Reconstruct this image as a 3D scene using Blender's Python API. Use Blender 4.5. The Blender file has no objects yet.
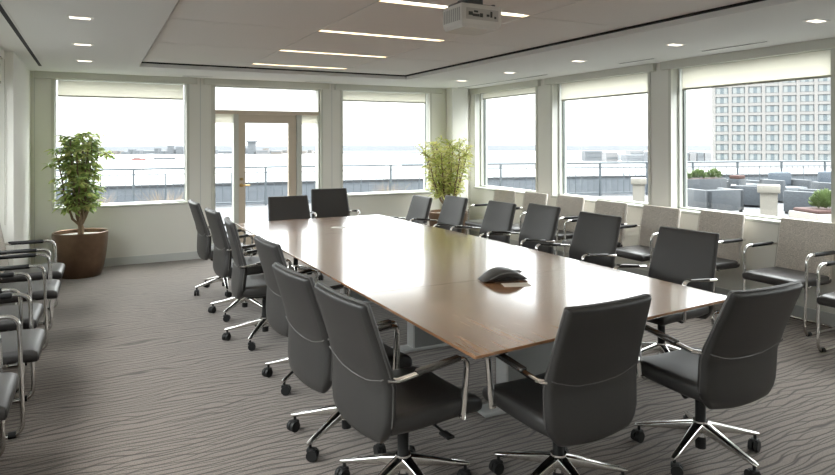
import bpy, bmesh, math, random
from mathutils import Vector, Matrix
random.seed(7)
PI = math.pi
R = math.radians
scene = bpy.context.scene
COL = scene.collection

# ------------------------------------------------------------------ helpers
def nmat(name):
    m = bpy.data.materials.new(name); m.use_nodes = True
    nt = m.node_tree
    return m, nt, nt.nodes['Principled BSDF']

def simple(name, col, rough=0.5, metal=0.0, spec=0.5, bump=0.0, bscale=200, var=0.0, vscale=8, coat=0.0, sheen=0.0):
    m, nt, b = nmat(name)
    b.inputs['Base Color'].default_value = (*col, 1)
    b.inputs['Roughness'].default_value = rough
    b.inputs['Metallic'].default_value = metal
    b.inputs['Specular IOR Level'].default_value = spec
    b.inputs['Coat Weight'].default_value = coat
    b.inputs['Sheen Weight'].default_value = sheen
    tc = nt.nodes.new('ShaderNodeTexCoord')
    if bump:
        n = nt.nodes.new('ShaderNodeTexNoise'); n.inputs['Scale'].default_value = bscale
        n.inputs['Detail'].default_value = 3
        bp = nt.nodes.new('ShaderNodeBump'); bp.inputs['Strength'].default_value = bump
        bp.inputs['Distance'].default_value = 0.004
        nt.links.new(tc.outputs['Object'], n.inputs['Vector'])
        nt.links.new(n.outputs['Fac'], bp.inputs['Height'])
        nt.links.new(bp.outputs['Normal'], b.inputs['Normal'])
    if var:
        n = nt.nodes.new('ShaderNodeTexNoise'); n.inputs['Scale'].default_value = vscale
        n.inputs['Detail'].default_value = 4
        mx = nt.nodes.new('ShaderNodeMixRGB')
        mx.inputs['Color1'].default_value = (*[c*(1-var) for c in col], 1)
        mx.inputs['Color2'].default_value = (*[min(1, c*(1+var)) for c in col], 1)
        nt.links.new(tc.outputs['Object'], n.inputs['Vector'])
        nt.links.new(n.outputs['Fac'], mx.inputs['Fac'])
        nt.links.new(mx.outputs['Color'], b.inputs['Base Color'])
    return m

def emis(name, col, s):
    m = bpy.data.materials.new(name); m.use_nodes = True
    nt = m.node_tree; nt.nodes.clear()
    o = nt.nodes.new('ShaderNodeOutputMaterial'); e = nt.nodes.new('ShaderNodeEmission')
    e.inputs['Color'].default_value = (*col, 1); e.inputs['Strength'].default_value = s
    nt.links.new(e.outputs[0], o.inputs[0])
    return m

class MB:
    def __init__(s): s.bm = bmesh.new()
    def box(s, x0, x1, y0, y1, z0, z1, bev=0.0, seg=2, mat=None):
        r = bmesh.ops.create_cube(s.bm, size=1)
        vs = r['verts']
        for v in vs:
            v.co = Vector(((x0+x1)/2 + v.co.x*(x1-x0), (y0+y1)/2 + v.co.y*(y1-y0), (z0+z1)/2 + v.co.z*(z1-z0)))
        if bev:
            es = list({e for v in vs for e in v.link_edges})
            rb = bmesh.ops.bevel(s.bm, geom=es, offset=bev, segments=seg, affect='EDGES', profile=0.5)
            vs = list({v for f in rb['faces'] for v in f.verts} | {v for v in vs if v.is_valid})
        if mat is not None:
            for v in vs:
                if v.is_valid: v.co = mat @ v.co
        return s
    def cyl(s, p0, p1, r0, r1=None, n=16, cap=True):
        r1 = r0 if r1 is None else r1
        p0 = Vector(p0); p1 = Vector(p1); d = (p1-p0).normalized()
        a = d.orthogonal().normalized(); b = d.cross(a)
        A = [s.bm.verts.new(p0 + (a*math.cos(2*PI*i/n) + b*math.sin(2*PI*i/n))*r0) for i in range(n)]
        B = [s.bm.verts.new(p1 + (a*math.cos(2*PI*i/n) + b*math.sin(2*PI*i/n))*r1) for i in range(n)]
        for i in range(n):
            s.bm.faces.new((A[i], A[(i+1) % n], B[(i+1) % n], B[i]))
        if cap:
            s.bm.faces.new(A[::-1]); s.bm.faces.new(B)
        return s
    def tube(s, pts, r, n=8, rr=None, cap=True, flat=1.0, up=None):
        pts = [Vector(p) for p in pts]
        rings = []
        N = len(pts); pa = None
        for i, p in enumerate(pts):
            t = (pts[min(i+1, N-1)] - pts[max(i-1, 0)]).normalized()
            if pa is None:
                a = (Vector(up) if up else t.orthogonal())
                a = (a - t*a.dot(t)).normalized()
            else:
                a = (pa - t*pa.dot(t)).normalized()
            pa = a; b = t.cross(a)
            ri = rr[i] if rr else r
            rings.append([p + a*math.cos(2*PI*k/n)*ri*flat + b*math.sin(2*PI*k/n)*ri for k in range(n)])
        return s.loft(rings, cap)
    def loft(s, rings, cap=True):
        V = [[s.bm.verts.new(p) for p in r] for r in rings]
        n = len(V[0])
        for i in range(len(V)-1):
            for k in range(n):
                s.bm.faces.new((V[i][k], V[i][(k+1) % n], V[i+1][(k+1) % n], V[i+1][k]))
        if cap:
            s.bm.faces.new(V[0][::-1]); s.bm.faces.new(V[-1])
        return s
    def lathe(s, prof, c=(0, 0), n=40, cap0=True, cap1=False):
        rings = [[Vector((c[0]+r*math.cos(2*PI*k/n), c[1]+r*math.sin(2*PI*k/n), z)) for k in range(n)] for r, z in prof]
        V = [[s.bm.verts.new(p) for p in r] for r in rings]
        for i in range(len(V)-1):
            for k in range(n):
                s.bm.faces.new((V[i][k], V[i][(k+1) % n], V[i+1][(k+1) % n], V[i+1][k]))
        if cap0: s.bm.faces.new(V[0][::-1])
        if cap1: s.bm.faces.new(V[-1])
        return s
    def prism(s, poly, z0, z1):
        A = [s.bm.verts.new((x, y, z0)) for x, y in poly]
        B = [s.bm.verts.new((x, y, z1)) for x, y in poly]
        n = len(poly)
        for i in range(n): s.bm.faces.new((A[i], A[(i+1) % n], B[(i+1) % n], B[i]))
        s.bm.faces.new(A[::-1]); s.bm.faces.new(B)
        return s
    def quad(s, *ps):
        s.bm.faces.new([s.bm.verts.new(p) for p in ps]); return s
    def build(s, name, mat, parent=None, smooth=True, loc=None):
        bmesh.ops.recalc_face_normals(s.bm, faces=s.bm.faces[:])
        me = bpy.data.meshes.new(name); s.bm.to_mesh(me); s.bm.free()
        if smooth:
            for p in me.polygons: p.use_smooth = True
            try: me.set_sharp_from_angle(angle=R(38))
            except Exception: pass
        me.materials.append(mat)
        o = bpy.data.objects.new(name, me); COL.objects.link(o)
        if parent is not None: o.parent = parent
        if loc: o.location = loc
        return o

def fillet(pts, r, seg=6):
    pts = [Vector(p) for p in pts]; out = [pts[0]]
    for i in range(1, len(pts)-1):
        a, b, c = pts[i-1], pts[i], pts[i+1]
        u = (a-b); v = (c-b)
        rr = min(r, u.length*0.49, v.length*0.49)
        u.normalize(); v.normalize()
        ang = u.angle(v)
        if ang > PI-0.02: out.append(b); continue
        d = min(rr/math.tan(ang/2), u.length if False else 1e9)
        d = min(d, (a-b).length*0.49, (c-b).length*0.49)
        p0 = b+u*d; p1 = b+v*d
        for k in range(seg+1):
            t = k/seg
            out.append(p0*(1-t)**2 + b*2*t*(1-t) + p1*t*t)
    out.append(pts[-1])
    return out

def rrect(w, t, r, n=4):
    """rounded rectangle outline, half sizes w, t"""
    r = min(r, w, t); out = []
    for cx, cy, a0 in ((w-r, t-r, 0), (-(w-r), t-r, 90), (-(w-r), -(t-r), 180), (w-r, -(t-r), 270)):
        for k in range(n+1):
            a = R(a0 + 90*k/n)
            out.append((cx + r*math.cos(a), cy + r*math.sin(a)))
    return out

def tag(o, label=None, cat=None, group=None, kind=None):
    if label: o['label'] = label
    if cat: o['category'] = cat
    if group: o['group'] = group
    if kind: o['kind'] = kind
    return o

def empty(name, loc=(0, 0, 0), rz=0.0):
    o = bpy.data.objects.new(name, None); COL.objects.link(o)
    o.empty_display_size = 0.1
    o.location = loc; o.rotation_euler = (0, 0, rz)
    return o

def kids(o): return [c for c in bpy.data.objects if c.parent == o]
def copy_tree(o, parent=None):
    c = o.copy(); COL.objects.link(c); c.parent = parent
    for ch in kids(o): copy_tree(ch, c)
    return c

def struct(name, mb, mat, label=None, smooth=False):
    o = mb.build(name, mat, None, smooth=smooth)
    o['kind'] = 'structure'
    if label: o['label'] = label
    return o

# ------------------------------------------------------------------ materials
M = {}
M['wall'] = simple('wall_paint', (0.78, 0.772, 0.72), 0.75, bump=0.03, bscale=400, var=0.015, vscale=3)
M['trim'] = simple('trim_paint', (0.62, 0.62, 0.56), 0.5, bump=0.02, bscale=300)
M['frame'] = simple('window_frame_paint', (0.58, 0.59, 0.54), 0.45)
M['gasket'] = simple('window_gasket', (0.16, 0.18, 0.17), 0.5)
M['ceil'] = simple('ceiling_paint', (0.74, 0.735, 0.71), 0.85, bump=0.02, bscale=500)
M['tile'] = simple('acoustic_panel', (0.78, 0.76, 0.73), 0.95, bump=0.05, bscale=700, var=0.03, vscale=60)
M['dark'] = simple('dark_gap', (0.012, 0.012, 0.012), 0.9)
M['base'] = simple('baseboard_vinyl', (0.5670, 0.5805, 0.5670), 0.5)
M['taupe'] = simple('door_taupe_paint', (0.62, 0.535, 0.43), 0.45)
M['brass'] = simple('brass', (0.55, 0.38, 0.16), 0.3, 1.0)
M['leather'] = simple('dark_grey_leather', (0.0275, 0.026, 0.025), 0.44, spec=0.55, bump=0.12, bscale=350)
M['leather2'] = simple('black_leather', (0.030, 0.027, 0.026), 0.38, spec=0.5, bump=0.12, bscale=350)
M['armpad'] = simple('polished_arm_pad', (0.035, 0.032, 0.030), 0.20, spec=0.8)
M['piping'] = simple('grey_piping', (0.085, 0.081, 0.078), 0.4)
M['chrome'] = simple('chrome', (0.80, 0.79, 0.77), 0.12, 1.0)
M['black'] = simple('black_plastic', (0.011, 0.011, 0.011), 0.55, spec=0.3)
M['steelgrey'] = simple('pedestal_paint', (0.2448, 0.2516, 0.2448), 0.45)
M['plate'] = simple('foot_plate_metal', (0.5328, 0.5400, 0.5328), 0.4, 0.1)
M['paper'] = simple('white_paper', (0.82, 0.82, 0.80), 0.8)
M['card'] = simple('cream_card', (0.62, 0.57, 0.50), 0.7)
M['phone'] = simple('charcoal_phone_plastic', (0.028, 0.028, 0.027), 0.35, bump=0.05, bscale=900)
M['phone2'] = simple('grey_phone_plastic', (0.14, 0.14, 0.135), 0.4)
M['proj'] = simple('white_projector_plastic', (0.60, 0.58, 0.54), 0.45)
M['projdark'] = simple('projector_ports', (0.03, 0.035, 0.03), 0.5)
M['mount'] = simple('projector_mount', (0.11, 0.11, 0.11), 0.5)
M['led'] = emis('warm_lamp', (1.0, 0.90, 0.76), 2.4)
M['led2'] = emis('downlight_lamp', (1.0, 0.86, 0.70), 0.9)
M['ledtrim'] = simple('fixture_white', (0.78, 0.76, 0.72), 0.5)
M['trough'] = simple('trough_warm_white', (0.70, 0.60, 0.46), 0.6)
M['pot'] = simple('bronze_pot', (0.1553, 0.0972, 0.0607), 0.34, 0.70, var=0.30, vscale=14)
M['stone'] = simple('pale_pebbles', (0.42, 0.40, 0.36), 0.9, bump=0.8, bscale=60, var=0.4, vscale=60)
M['bark'] = simple('bark', (0.20, 0.14, 0.085), 0.85, bump=0.4, bscale=60, var=0.3, vscale=30)

def leafmat(name, c1, c2, c3):
    m, nt, b = nmat(name)
    tc = nt.nodes.new('ShaderNodeTexCoord'); n = nt.nodes.new('ShaderNodeTexNoise')
    n.inputs['Scale'].default_value = 9; n.inputs['Detail'].default_value = 2
    rp = nt.nodes.new('ShaderNodeValToRGB')
    e = rp.color_ramp.elements
    e[0].position = 0.36; e[0].color = (*c1, 1); e[1].position = 0.66; e[1].color = (*c3, 1)
    x = rp.color_ramp.elements.new(0.52); x.color = (*c2, 1)
    nt.links.new(tc.outputs['Object'], n.inputs['Vector']); nt.links.new(n.outputs['Fac'], rp.inputs['Fac'])
    nt.links.new(rp.outputs['Color'], b.inputs['Base Color'])
    b.inputs['Roughness'].default_value = 0.38
    tr = nt.nodes.new('ShaderNodeBsdfTranslucent')
    mx = nt.nodes.new('ShaderNodeMixShader'); mx.inputs['Fac'].default_value = 0.45
    nt.links.new(rp.outputs['Color'], tr.inputs['Color'])
    out = nt.nodes['Material Output']
    nt.links.new(b.outputs[0], mx.inputs[1]); nt.links.new(tr.outputs[0], mx.inputs[2])
    nt.links.new(mx.outputs[0], out.inputs['Surface'])
    return m
M['leaf'] = leafmat('mid_green_leaf', (0.20, 0.31, 0.09), (0.42, 0.53, 0.17), (0.70, 0.70, 0.30))
M['leafY'] = leafmat('yellow_green_leaf', (0.32, 0.38, 0.09), (0.60, 0.62, 0.20), (0.80, 0.74, 0.38))
M['shrub'] = simple('shrub_green', (0.0780, 0.1140, 0.0360), 0.8, var=0.5, vscale=12)
M['straw'] = simple('dry_grass', (0.1760, 0.1360, 0.0960), 0.9)

# carpet: wavy dark hairlines running across the room on a taupe pile
def carpet():
    m, nt, b = nmat('wavy_carpet'); L = nt.links
    tc = nt.nodes.new('ShaderNodeTexCoord')
    def lines(sx, sy, off, k, per, w0, w1):
        sep = nt.nodes.new('ShaderNodeSeparateXYZ'); L.new(tc.outputs['Object'], sep.inputs[0])
        mp = nt.nodes.new('ShaderNodeMapping'); mp.inputs['Scale'].default_value = (sx, sy, 1); mp.inputs['Location'].default_value = (off, off*1.7, 0)
        n = nt.nodes.new('ShaderNodeTexNoise'); n.inputs['Scale'].default_value = 1; n.inputs['Detail'].default_value = 2.0; n.inputs['Roughness'].default_value = 0.4
        L.new(tc.outputs['Object'], mp.inputs['Vector']); L.new(mp.outputs[0], n.inputs['Vector'])
        mu = nt.nodes.new('ShaderNodeMath'); mu.operation = 'MULTIPLY'; mu.inputs[1].default_value = k
        L.new(n.outputs['Fac'], mu.inputs[0])
        ya = nt.nodes.new('ShaderNodeMath'); ya.operation = 'MULTIPLY_ADD'; ya.inputs[1].default_value = per
        L.new(sep.outputs['Y'], ya.inputs[0]); L.new(mu.outputs[0], ya.inputs[2])
        pp = nt.nodes.new('ShaderNodeMath'); pp.operation = 'PINGPONG'; pp.inputs[1].default_value = 0.5
        L.new(ya.outputs[0], pp.inputs[0])
        rp = nt.nodes.new('ShaderNodeValToRGB')
        rp.color_ramp.elements[0].position = w0; rp.color_ramp.elements[0].color = (0, 0, 0, 1)
        rp.color_ramp.elements[1].position = w1; rp.color_ramp.elements[1].color = (1, 1, 1, 1)
        L.new(pp.outputs[0], rp.inputs['Fac'])
        return rp
    a = lines(1.7, 4.0, 0.0, 4.6, 22.0, 0.02, 0.17)
    c = lines(1.4, 3.2, 7.3, 5.0, 17.0, 0.01, 0.14)
    ml = nt.nodes.new('ShaderNodeMixRGB'); ml.blend_type = 'MULTIPLY'; ml.inputs['Fac'].default_value = 0.85
    L.new(a.outputs[0], ml.inputs['Color1']); L.new(c.outputs[0], ml.inputs['Color2'])
    sp = nt.nodes.new('ShaderNodeTexNoise'); sp.inputs['Scale'].default_value = 150; sp.inputs['Detail'].default_value = 2
    L.new(tc.outputs['Object'], sp.inputs['Vector'])
    mx = nt.nodes.new('ShaderNodeMixRGB')
    mx.inputs['Color1'].default_value = (0.040, 0.031, 0.025, 1)
    mx.inputs['Color2'].default_value = (0.178, 0.148, 0.126, 1)
    L.new(ml.outputs[0], mx.inputs['Fac'])
    s2 = nt.nodes.new('ShaderNodeMixRGB'); s2.blend_type = 'OVERLAY'; s2.inputs['Fac'].default_value = 0.85
    L.new(mx.outputs[0], s2.inputs['Color1']); L.new(sp.outputs['Fac'], s2.inputs['Color2'])
    L.new(s2.outputs[0], b.inputs['Base Color'])
    b.inputs['Roughness'].default_value = 0.95; b.inputs['Specular IOR Level'].default_value = 0.15
    b.inputs['Sheen Weight'].default_value = 0.25
    bp = nt.nodes.new('ShaderNodeBump'); bp.inputs['Strength'].default_value = 0.35; bp.inputs['Distance'].default_value = 0.004
    L.new(ml.outputs[0], bp.inputs['Height']); L.new(bp.outputs[0], b.inputs['Normal'])
    return m
M['carpet'] = carpet()

def walnut():
    m, nt, b = nmat('walnut_veneer'); L = nt.links
    tc = nt.nodes.new('ShaderNodeTexCoord')
    mp = nt.nodes.new('ShaderNodeMapping'); mp.inputs['Scale'].default_value = (14, 0.9, 1)
    n = nt.nodes.new('ShaderNodeTexNoise'); n.inputs['Scale'].default_value = 1.0; n.inputs['Detail'].default_value = 6; n.inputs['Distortion'].default_value = 0.6
    L.new(tc.outputs['Object'], mp.inputs[0]); L.new(mp.outputs[0], n.inputs['Vector'])
    mp2 = nt.nodes.new('ShaderNodeMapping'); mp2.inputs['Scale'].default_value = (160, 5, 1)
    n2 = nt.nodes.new('ShaderNodeTexNoise'); n2.inputs['Scale'].default_value = 1.0; n2.inputs['Detail'].default_value = 3
    L.new(tc.outputs['Object'], mp2.inputs[0]); L.new(mp2.outputs[0], n2.inputs['Vector'])
    rp = nt.nodes.new('ShaderNodeValToRGB')
    e = rp.color_ramp.elements
    e[0].position = 0.30; e[0].color = (0.245, 0.115, 0.053, 1)
    e[1].position = 0.72; e[1].color = (0.36, 0.185, 0.090, 1)
    L.new(n.outputs['Fac'], rp.inputs['Fac'])
    ov = nt.nodes.new('ShaderNodeMixRGB'); ov.blend_type = 'OVERLAY'; ov.inputs['Fac'].default_value = 0.28
    L.new(rp.outputs[0], ov.inputs['Color1']); L.new(n2.outputs['Fac'], ov.inputs['Color2'])
    L.new(ov.outputs[0], b.inputs['Base Color'])
    b.inputs['Roughness'].default_value = 0.27
    b.inputs['Specular IOR Level'].default_value = 0.75
    b.inputs['Coat Weight'].default_value = 0.9; b.inputs['Coat Roughness'].default_value = 0.12
    return m
M['walnut'] = walnut()

def weave(name, col, sc):
    m, nt, b = nmat(name); L = nt.links
    tc = nt.nodes.new('ShaderNodeTexCoord')
    mp = nt.nodes.new('ShaderNodeMapping'); mp.inputs['Scale'].default_value = (sc*0.35, sc*0.35, sc)
    n = nt.nodes.new('ShaderNodeTexNoise'); n.inputs['Scale'].default_value = 1; n.inputs['Detail'].default_value = 2
    L.new(tc.outputs['Object'], mp.inputs[0]); L.new(mp.outputs[0], n.inputs['Vector'])
    rp = nt.nodes.new('ShaderNodeValToRGB')
    rp.color_ramp.elements[0].position = 0.36; rp.color_ramp.elements[0].color = (*[c*0.72 for c in col], 1)
    rp.color_ramp.elements[1].position = 0.62; rp.color_ramp.elements[1].color = (*[min(1, c*1.18) for c in col], 1)
    L.new(n.outputs['Fac'], rp.inputs['Fac']); L.new(rp.outputs[0], b.inputs['Base Color'])
    b.inputs['Roughness'].default_value = 0.9; b.inputs['Sheen Weight'].default_value = 0.2
    bp = nt.nodes.new('ShaderNodeBump'); bp.inputs['Strength'].default_value = 0.3; bp.inputs['Distance'].default_value = 0.002
    L.new(n.outputs['Fac'], bp.inputs['Height']); L.new(bp.outputs[0], b.inputs['Normal'])
    return m
M['fabric'] = weave('taupe_woven_fabric', (0.62, 0.57, 0.51), 230)
M['fabpipe'] = simple('pale_fabric_edge', (0.50, 0.47, 0.42), 0.8)
M['wicker'] = weave('blue_grey_wicker', (0.0233, 0.0284, 0.0344), 60)
M['wickertop'] = simple('pale_cushion_top', (0.0753, 0.0840, 0.0927), 0.8)
M['cushion'] = simple('blue_grey_cushion', (0.0413, 0.0523, 0.0660), 0.85)

def glass():
    m = bpy.data.materials.new('window_glass'); m.use_nodes = True
    nt = m.node_tree; nt.nodes.clear(); L = nt.links
    o = nt.nodes.new('ShaderNodeOutputMaterial')
    t = nt.nodes.new('ShaderNodeBsdfTransparent'); t.inputs['Color'].default_value = (0.97, 0.985, 0.975, 1)
    g = nt.nodes.new('ShaderNodeBsdfGlossy'); g.inputs['Roughness'].default_value = 0.01
    lw_ = nt.nodes.new('ShaderNodeLayerWeight'); lw_.inputs['Blend'].default_value = 0.5
    pw = nt.nodes.new('ShaderNodeMath'); pw.operation = 'POWER'; pw.inputs[1].default_value = 5
    fr = nt.nodes.new('ShaderNodeMath'); fr.operation = 'MULTIPLY_ADD'; fr.inputs[1].default_value = 0.5; fr.inputs[2].default_value = 0.02
    L.new(lw_.outputs['Facing'], pw.inputs[0]); L.new(pw.outputs[0], fr.inputs[0])
    mx = nt.nodes.new('ShaderNodeMixShader')
    L.new(fr.outputs[0], mx.inputs['Fac']); L.new(t.outputs[0], mx.inputs[1]); L.new(g.outputs[0], mx.inputs[2])
    L.new(mx.outputs[0], o.inputs['Surface'])
    return m
M['glass'] = glass()

def blindmat():
    m = bpy.data.materials.new('roller_blind_cloth'); m.use_nodes = True
    nt = m.node_tree; nt.nodes.clear(); L = nt.links
    o = nt.nodes.new('ShaderNodeOutputMaterial')
    d = nt.nodes.new('ShaderNodeBsdfDiffuse'); d.inputs['Color'].default_value = (0.88, 0.865, 0.80, 1)
    t = nt.nodes.new('ShaderNodeBsdfTranslucent'); t.inputs['Color'].default_value = (0.88, 0.865, 0.80, 1)
    mx = nt.nodes.new('ShaderNodeMixShader'); mx.inputs['Fac'].default_value = 0.54
    L.new(d.outputs[0], mx.inputs[1]); L.new(t.outputs[0], mx.inputs[2]); L.new(mx.outputs[0], o.inputs['Surface'])
    return m
M['blind'] = blindmat()
M['hem'] = simple('blind_hem', (0.42, 0.41, 0.34), 0.7)

# outdoors
M['paving'] = simple('terrace_paving', (0.0642, 0.0668, 0.0709), 0.8, var=0.08, vscale=1.5)
M['parapet'] = simple('parapet_render', (0.0880, 0.0995, 0.1136), 0.8, var=0.10, vscale=1.2)
M['cap'] = simple('parapet_dark_cap', (0.0273, 0.0307, 0.0347), 0.7)
M['rail'] = simple('railing_metal', (0.0594, 0.0712, 0.0802), 0.4, 0.3)
M['cream'] = simple('cream_stone', (0.1756, 0.1658, 0.1463), 0.8, var=0.05, vscale=8)
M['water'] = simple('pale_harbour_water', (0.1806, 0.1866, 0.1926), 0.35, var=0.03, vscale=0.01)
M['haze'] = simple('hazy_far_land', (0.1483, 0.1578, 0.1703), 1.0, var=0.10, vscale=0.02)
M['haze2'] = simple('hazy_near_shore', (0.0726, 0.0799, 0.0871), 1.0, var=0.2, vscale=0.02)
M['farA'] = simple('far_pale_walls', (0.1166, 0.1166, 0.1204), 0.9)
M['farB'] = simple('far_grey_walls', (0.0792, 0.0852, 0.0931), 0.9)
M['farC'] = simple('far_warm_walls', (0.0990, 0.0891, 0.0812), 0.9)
M['red'] = simple('ship_red', (0.1320, 0.0440, 0.0385), 0.8)
M['roof'] = simple('white_roof_membrane', (0.2023, 0.2053, 0.2082), 0.9)
M['tower'] = simple('tower_concrete', (0.1457, 0.1402, 0.1348), 0.9)
M['towerglass'] = simple('tower_window_glass', (0.075, 0.092, 0.100), 0.2)
M['towercurt'] = simple('tower_window_curtain', (0.135, 0.145, 0.145), 0.6)
M['towerdark'] = simple('balcony_shade', (0.1155, 0.1155, 0.1239), 0.9)
M['mulch'] = simple('red_brown_mulch', (0.0385, 0.0182, 0.0154), 0.95, bump=0.8, bscale=40)

# ------------------------------------------------------------------ room shell
XL, XLP, XR, YB, YF, HC = -0.92, -0.70, 5.77, 9.19, -2.6, 2.52
HR = 2.578
WT = 0.24
GX = XR + 0.17      # right glazing plane
GY = YB + 0.13      # back glazing plane
struct('floor', MB().box(XL-WT, XR+WT, YF-0.2, YB+WT, -0.20, 0.0), M['carpet'], 'taupe carpet with wavy dark lines')

# ceiling: soffit ring + raised acoustic field
RX0, RX1, RY1, RY0 = 0.48, 4.005, 8.10, -2.0
mb = MB()
mb.box(XL-WT, RX0, YF, YB+WT, HC, HC+0.3); mb.box(RX1, XR+WT, YF, YB+WT, HC, HC+0.3)
mb.box(RX0, RX1, RY1, YB+WT, HC, HC+0.3); mb.box(RX0, RX1, YF, RY0, HC, HC+0.3)
struct('ceiling', mb, M['ceil'], 'white plaster soffit around the ceiling')
mb = MB()
g = 0.012
for a, b_, c, d in ((RX0, RX0+g, RY0, RY1), (RX1-g, RX1, RY0, RY1), (RX0, RX1, RY1-g, RY1)):
    mb.box(a-0.02, b_+0.02, c-0.02, d+0.02, HR+0.002 if a == RX0 and b_ < 1 else HR-0.014, HR+0.25)
struct('trim_1', mb, M['dark'], 'black shadow gap around the raised ceiling')
# acoustic panels with narrow joints and openings for the light troughs
LX0, LX1 = 1.715, 2.95
LY = [3.87, 5.16, 6.45, 7.70]
LYall = [-1.29, 0.0, 1.29, 2.58] + LY
mb = MB(); jt = 0.005; lw = 0.048
xs = [RX0+0.03, LX0, LX1, RX1-0.03]
ys = [RY0+0.03] + LYall + [RY1-0.03]
for i in range(3):
    for k in range(len(ys)-1):
        y0 = ys[k] + (lw if (i == 1 and k > 0) else jt); y1 = ys[k+1] - (lw if (i == 1 and k < len(ys)-2) else jt)
        if y1-y0 < 0.02: continue
        mb.box(xs[i]+jt, xs[i+1]-jt, y0, y1, HR, HR+0.035)
cf = struct('ceiling_panels', mb, M['tile'], 'warm grey acoustic ceiling panels'); cf.name = 'trim_2'
mb = MB().box(RX0-0.02, RX1+0.02, RY0-0.02, RY1+0.02, HR+0.16, HR+0.2)
for x in (LX0, LX1):
    for k in range(len(ys)-1): mb.box(x-0.012, x+0.012, ys[k]+0.06, ys[k+1]-0.06, HR+0.010, HR+0.014)
for y in LYall:
    mb.box(RX0, LX0-0.03, y-0.012, y+0.012, HR+0.010, HR+0.014).box(LX1+0.03, RX1, y-0.012, y+0.012, HR+0.010, HR+0.014)
struct('trim_3', mb, M['dark'], 'dark joints between the acoustic ceiling panels')
struct('wall_front', MB().box(XL-WT, XR+WT, YF-0.2, YF, 0, HC+0.3), M['wall'])

# --- right wall (openings in Y)
bayR = [(7.37, 9.02), (5.27, 7.00), (3.22, 4.95), (1.17, 2.90), (-0.88, 0.85)]
sillR, headR = 0.86, 2.47
mb = MB()
mb.box(XR, XR+WT, YF, YB+WT, 0, sillR-0.03); mb.box(XR, XR+WT, YF, YB+WT, headR, HC)
edges = [YB+WT] + [v for y0, y1 in bayR for v in (y1, y0)] + [YF]
for i in range(0, len(edges), 2):
    mb.box(XR, XR+WT, edges[i+1], edges[i], sillR-0.03, headR)
struct('wall_right', mb, M['wall'], 'pale wall with tall windows')
# --- back wall
bayB = [(-0.444, 1.153), (3.438, 4.985)]
DX0, DX1 = 1.507, 3.09
sillB, headB = 0.80, 2.445
mb = MB()
mb.box(XL-WT, DX0, YB, YB+WT, 0, sillB-0.03); mb.box(DX1, XR, YB, YB+WT, 0, sillB-0.03)
mb.box(XL-WT, XR, YB, YB+WT, headB, HC)
for a, b_ in ((XL-WT, -0.444), (1.153, DX0), (DX1, 3.438), (4.985, XR)):
    mb.box(a, b_, YB, YB+WT, sillB-0.03, headB)
struct('wall_back', mb, M['wall'], 'pale wall with door and windows')
# --- left wall
bayL = [(4.85, 7.1), (2.2, 4.5), (-0.4, 1.9)]
sillL, headL = 0.86, 2.47
mb = MB()
mb.box(XL-WT, XL, YF, YB, 0, sillL-0.03); mb.box(XL-WT, XL, YF, YB, headL, HC)
edges = [YB] + [v for y0, y1 in bayL for v in (y1, y0)] + [YF]
for i in range(0, len(edges), 2): mb.box(XL-WT, XL, edges[i+1], edges[i], sillL-0.03, headL)
mb.box(XL, XLP, 7.32, YB, 0, HC)                      # corner pier
mb.box(XL, -0.775, YF, 7.32, headL-0.03, HC)        # dropped header
struct('wall_left', mb, M['wall'], 'pale wall with a projecting pier')
# corner column
struct('trim_4', MB().box(5.29, 5.60, 8.98, YB, 0, HC, 0.01), M['wall'], 'square corner column')
# baseboards
struct('baseboard_back', MB().box(XLP, DX0-0.05, YB-0.014, YB, 0, 0.105).box(DX1+0.05, 5.29, YB-0.014, YB, 0, 0.105), M['base'])
struct('baseboard_right', MB().box(XR-0.014, XR, YF, YB, 0, 0.105), M['base'])
struct('baseboard_left', MB().box(XL, XL+0.014, YF, 7.32, 0, 0.105).box(XL+0.014, XLP+0.014, 7.305, 7.32, 0, 0.105).box(XLP, XLP+0.014, 7.32, YB-0.014, 0, 0.105), M['base'])

wn = [0]
def win_name():
    wn[0] += 1; return 'window_%d' % wn[0]

def window_back(x0, x1, z0, z1, label):
    root = MB()
    f = 0.014
    root.box(x0, x0+f, YB+0.05, YB+0.17, z0, z1).box(x1-f, x1, YB+0.05, YB+0.17, z0, z1)
    root.box(x0, x1, YB+0.05, YB+0.17, z0, z0+f).box(x0, x1, YB+0.05, YB+0.17, z1-f, z1)
    o = root.build(win_name(), M['frame'], None, smooth=False); o['kind'] = 'structure'; o['label'] = label
    q = 0.006
    MB().box(x0+f, x0+f+q, GY-0.015, GY+0.02, z0+f, z1-f).box(x1-f-q, x1-f, GY-0.015, GY+0.02, z0+f, z1-f).build('gasket', M['gasket'], o, smooth=False)
    MB().box(x0+f, x1-f, GY, GY+0.008, z0+f, z1-f).build('pane', M['glass'], o, smooth=False)
    return o

def window_right(y0, y1, z0, z1, label):
    root = MB(); f = 0.03
    root.box(XR+0.10, XR+0.22, y0, y0+f, z0, z1).box(XR+0.10, XR+0.22, y1-f, y1, z0, z1)
    root.box(XR+0.10, XR+0.22, y0, y1, z0, z0+f*0.6).box(XR+0.10, XR+0.22, y0, y1, z1-f, z1)
    o = root.build(win_name(), M['frame'], None, smooth=False); o['kind'] = 'structure'; o['label'] = label
    q = 0.016
    MB().box(GX-0.015, GX+0.02, y1-f-q, y1-f, z0+f*0.6, z1-f).box(GX-0.015, GX+0.02, y0+f, y0+f+0.01, z0+f*0.6, z1-f).build('gasket', M['gasket'], o, smooth=False)
    MB().box(GX, GX+0.008, y0+f, y1-f, z0+f*0.6, z1-f).build('pane', M['glass'], o, smooth=False)
    return o

def sill(o, *b):
    MB().box(*b, 0.006).build('sill', M['frame'], o)

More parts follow.
